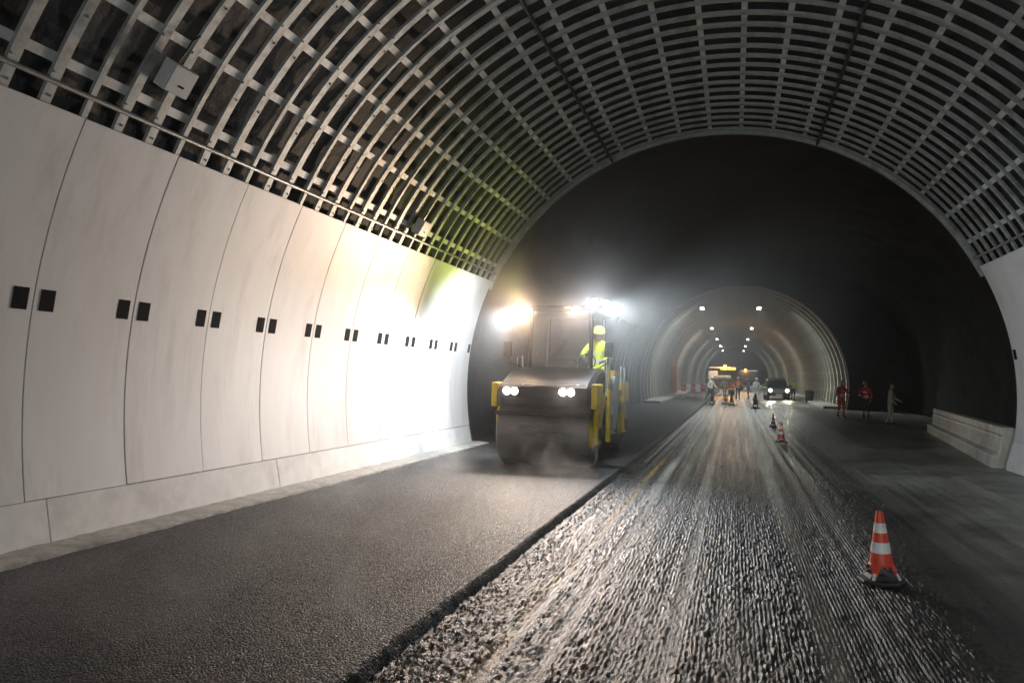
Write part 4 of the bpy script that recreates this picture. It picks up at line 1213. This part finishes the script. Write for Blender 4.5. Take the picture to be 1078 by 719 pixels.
# unseen fill lamps added behind us to brighten the near wall and cone
light('added_fill_light', 'SPOT', (-3.2, -5.0, 2.2), 470, (.88, .90, 1.0), None, (-.06, 1, -.06), spot_size=R(150), spot_blend=1.0, shadow_soft_size=.4)

light('added_fill_light', 'SPOT', (2.6, -5.0, 3.0), 1150, (.88, 1.0, .93), None, (.14, 1, -.08), spot_size=R(120), spot_blend=1.0, shadow_soft_size=.4)  # second added fill, for the right side and cone

# ------------------------------------------------------------------ haze and steam
def volume_mat(name, density, aniso=.25, col=(.95, .95, .95)):
    m = bpy.data.materials.new(name); m.use_nodes = True
    nt = m.node_tree; nt.nodes.clear()
    out = nt.nodes.new('ShaderNodeOutputMaterial'); pv = nt.nodes.new('ShaderNodeVolumePrincipled')
    pv.inputs['Color'].default_value = (*col, 1); pv.inputs['Density'].default_value = density; pv.inputs['Anisotropy'].default_value = aniso
    nt.links.new(pv.outputs['Volume'], out.inputs['Volume'])
    return m, nt, pv
bm = bmesh.new(); add_box(bm, (0, 100, 5.5), (40, 230, 14))
hz = bm_obj('haze', bm, volume_mat('thin_haze', 0.0009)[0])
tag(hz, 'thin dusty haze in the tunnel air', None, None, 'stuff')

m, nt, pv = volume_mat('asphalt_steam', 0.0, .4)
N, L = nt.nodes, nt.links
tc = N.new('ShaderNodeTexCoord')
nz = N.new('ShaderNodeTexNoise'); nz.inputs['Scale'].default_value = 0.55; nz.inputs['Detail'].default_value = 3
mp = N.new('ShaderNodeMapping'); mp.inputs['Scale'].default_value = (1, .7, .8); L.new(tc.outputs['Object'], mp.inputs['Vector']); L.new(mp.outputs['Vector'], nz.inputs['Vector'])
ln = N.new('ShaderNodeVectorMath'); ln.operation = 'LENGTH'
m3 = N.new('ShaderNodeMapping'); m3.inputs['Scale'].default_value = (1 / 6.6, 1 / 9.0, 1 / 6.4); L.new(tc.outputs['Object'], m3.inputs['Vector']); L.new(m3.outputs['Vector'], ln.inputs[0])
fo = N.new('ShaderNodeMapRange'); fo.interpolation_type = 'SMOOTHSTEP'; fo.inputs['From Min'].default_value = 1.0; fo.inputs['From Max'].default_value = 0.15; L.new(ln.outputs['Value'], fo.inputs['Value'])
rg = N.new('ShaderNodeMapRange'); rg.inputs['From Min'].default_value = .32; rg.inputs['From Max'].default_value = .72; rg.inputs['To Min'].default_value = .35; L.new(nz.outputs['Fac'], rg.inputs['Value'])
mu = N.new('ShaderNodeMath'); mu.operation = 'MULTIPLY'; L.new(fo.outputs['Result'], mu.inputs[0]); L.new(rg.outputs['Result'], mu.inputs[1])
mu2 = N.new('ShaderNodeMath'); mu2.operation = 'MULTIPLY'; mu2.inputs[1].default_value = 0.155; L.new(mu.outputs['Value'], mu2.inputs[0])
L.new(mu2.outputs['Value'], pv.inputs['Density'])
bm = bmesh.new(); add_box(bm, (0, 0, 0), (12.4, 18, 8.2))
stm = bm_obj('steam', bm, m)
stm.location = (-2.4, 20.4, 4.2)
tag(stm, 'pale steam drifting from the hot asphalt around the roller', None, None, 'stuff')

m2, nt, pv = volume_mat('ground_steam', 0.0, .3)
N, L = nt.nodes, nt.links
tc = N.new('ShaderNodeTexCoord')
nz = N.new('ShaderNodeTexNoise'); nz.inputs['Scale'].default_value = 1.0; nz.inputs['Detail'].default_value = 4; nz.inputs['Roughness'].default_value = .6; nz.inputs['Distortion'].default_value = .8
mp = N.new('ShaderNodeMapping'); mp.inputs['Scale'].default_value = (1.1, .7, 1.3); L.new(tc.outputs['Object'], mp.inputs['Vector']); L.new(mp.outputs['Vector'], nz.inputs['Vector'])
rg = N.new('ShaderNodeMapRange'); rg.interpolation_type = 'SMOOTHSTEP'; rg.inputs['From Min'].default_value = .5; rg.inputs['From Max'].default_value = .78; L.new(nz.outputs['Fac'], rg.inputs['Value'])
sp = N.new('ShaderNodeSeparateXYZ'); L.new(tc.outputs['Object'], sp.inputs['Vector'])
hz2 = N.new('ShaderNodeMapRange'); hz2.inputs['From Min'].default_value = .9; hz2.inputs['From Max'].default_value = .0; L.new(sp.outputs['Z'], hz2.inputs['Value'])
mu = N.new('ShaderNodeMath'); mu.operation = 'MULTIPLY'; L.new(rg.outputs['Result'], mu.inputs[0]); L.new(hz2.outputs['Result'], mu.inputs[1])
mu2 = N.new('ShaderNodeMath'); mu2.operation = 'MULTIPLY'; mu2.inputs[1].default_value = .38; L.new(mu.outputs['Value'], mu2.inputs[0]); L.new(mu2.outputs['Value'], pv.inputs['Density'])
bm = bmesh.new(); add_box(bm, (0, 0, .5), (3.8, 11.5, .95))
st2 = bm_obj('ground_steam', bm, m2); st2.location = (-4.1, 8.6, 0.03)
tag(st2, 'thin wisps of steam lifting off the fresh asphalt', None, None, 'stuff')

# ------------------------------------------------------------------ world, camera, render
w = bpy.data.worlds.new('World'); scene.world = w; w.use_nodes = True
nt = w.node_tree; bg = nt.nodes['Background']
sky = nt.nodes.new('ShaderNodeTexSky'); sky.sky_type = 'NISHITA'; sky.sun_disc = False; sky.sun_elevation = R(-4); sky.sun_rotation = R(200)
nt.links.new(sky.outputs['Color'], bg.inputs['Color']); bg.inputs['Strength'].default_value = 0.05

cam = bpy.data.cameras.new('camera'); co = bpy.data.objects.new('camera', cam); COL.objects.link(co)
cam.sensor_width = 36.0; cam.lens = 800.0 / 1078 * 36.0; cam.clip_start = 0.05; cam.clip_end = 600
yaw, pitch, roll = R(16.37631), R(2.44037), R(1.19054)
def camdir(x, y, z):
    c, s = math.cos(roll), math.sin(roll); x, y = c * x - s * y, s * x + c * y
    c, s = math.cos(pitch), math.sin(pitch); y, z = c * y + s * z, -s * y + c * z
    c, s = math.cos(yaw), math.sin(yaw); x, z = c * x - s * z, s * x + c * z
    return Vector((x, z, y))
rx, ry, rz_ = camdir(1, 0, 0), camdir(0, 1, 0), -camdir(0, 0, 1)
mtx = Matrix((rx, ry, rz_)).transposed().to_4x4(); mtx.translation = (0, 0, 1.8)
co.matrix_world = mtx
scene.camera = co
scene.view_settings.view_transform = 'Standard'; scene.view_settings.look = 'None'
scene.view_settings.exposure = 0.15; scene.view_settings.gamma = 1.0
cy = scene.cycles
cy.use_denoising = True
cy.max_bounces = 7; cy.diffuse_bounces = 4; cy.glossy_bounces = 3; cy.transmission_bounces = 4; cy.transparent_max_bounces = 12
cy.volume_bounces = 0
cy.sample_clamp_indirect = 4.0
cy.caustics_reflective = False; cy.caustics_refractive = False
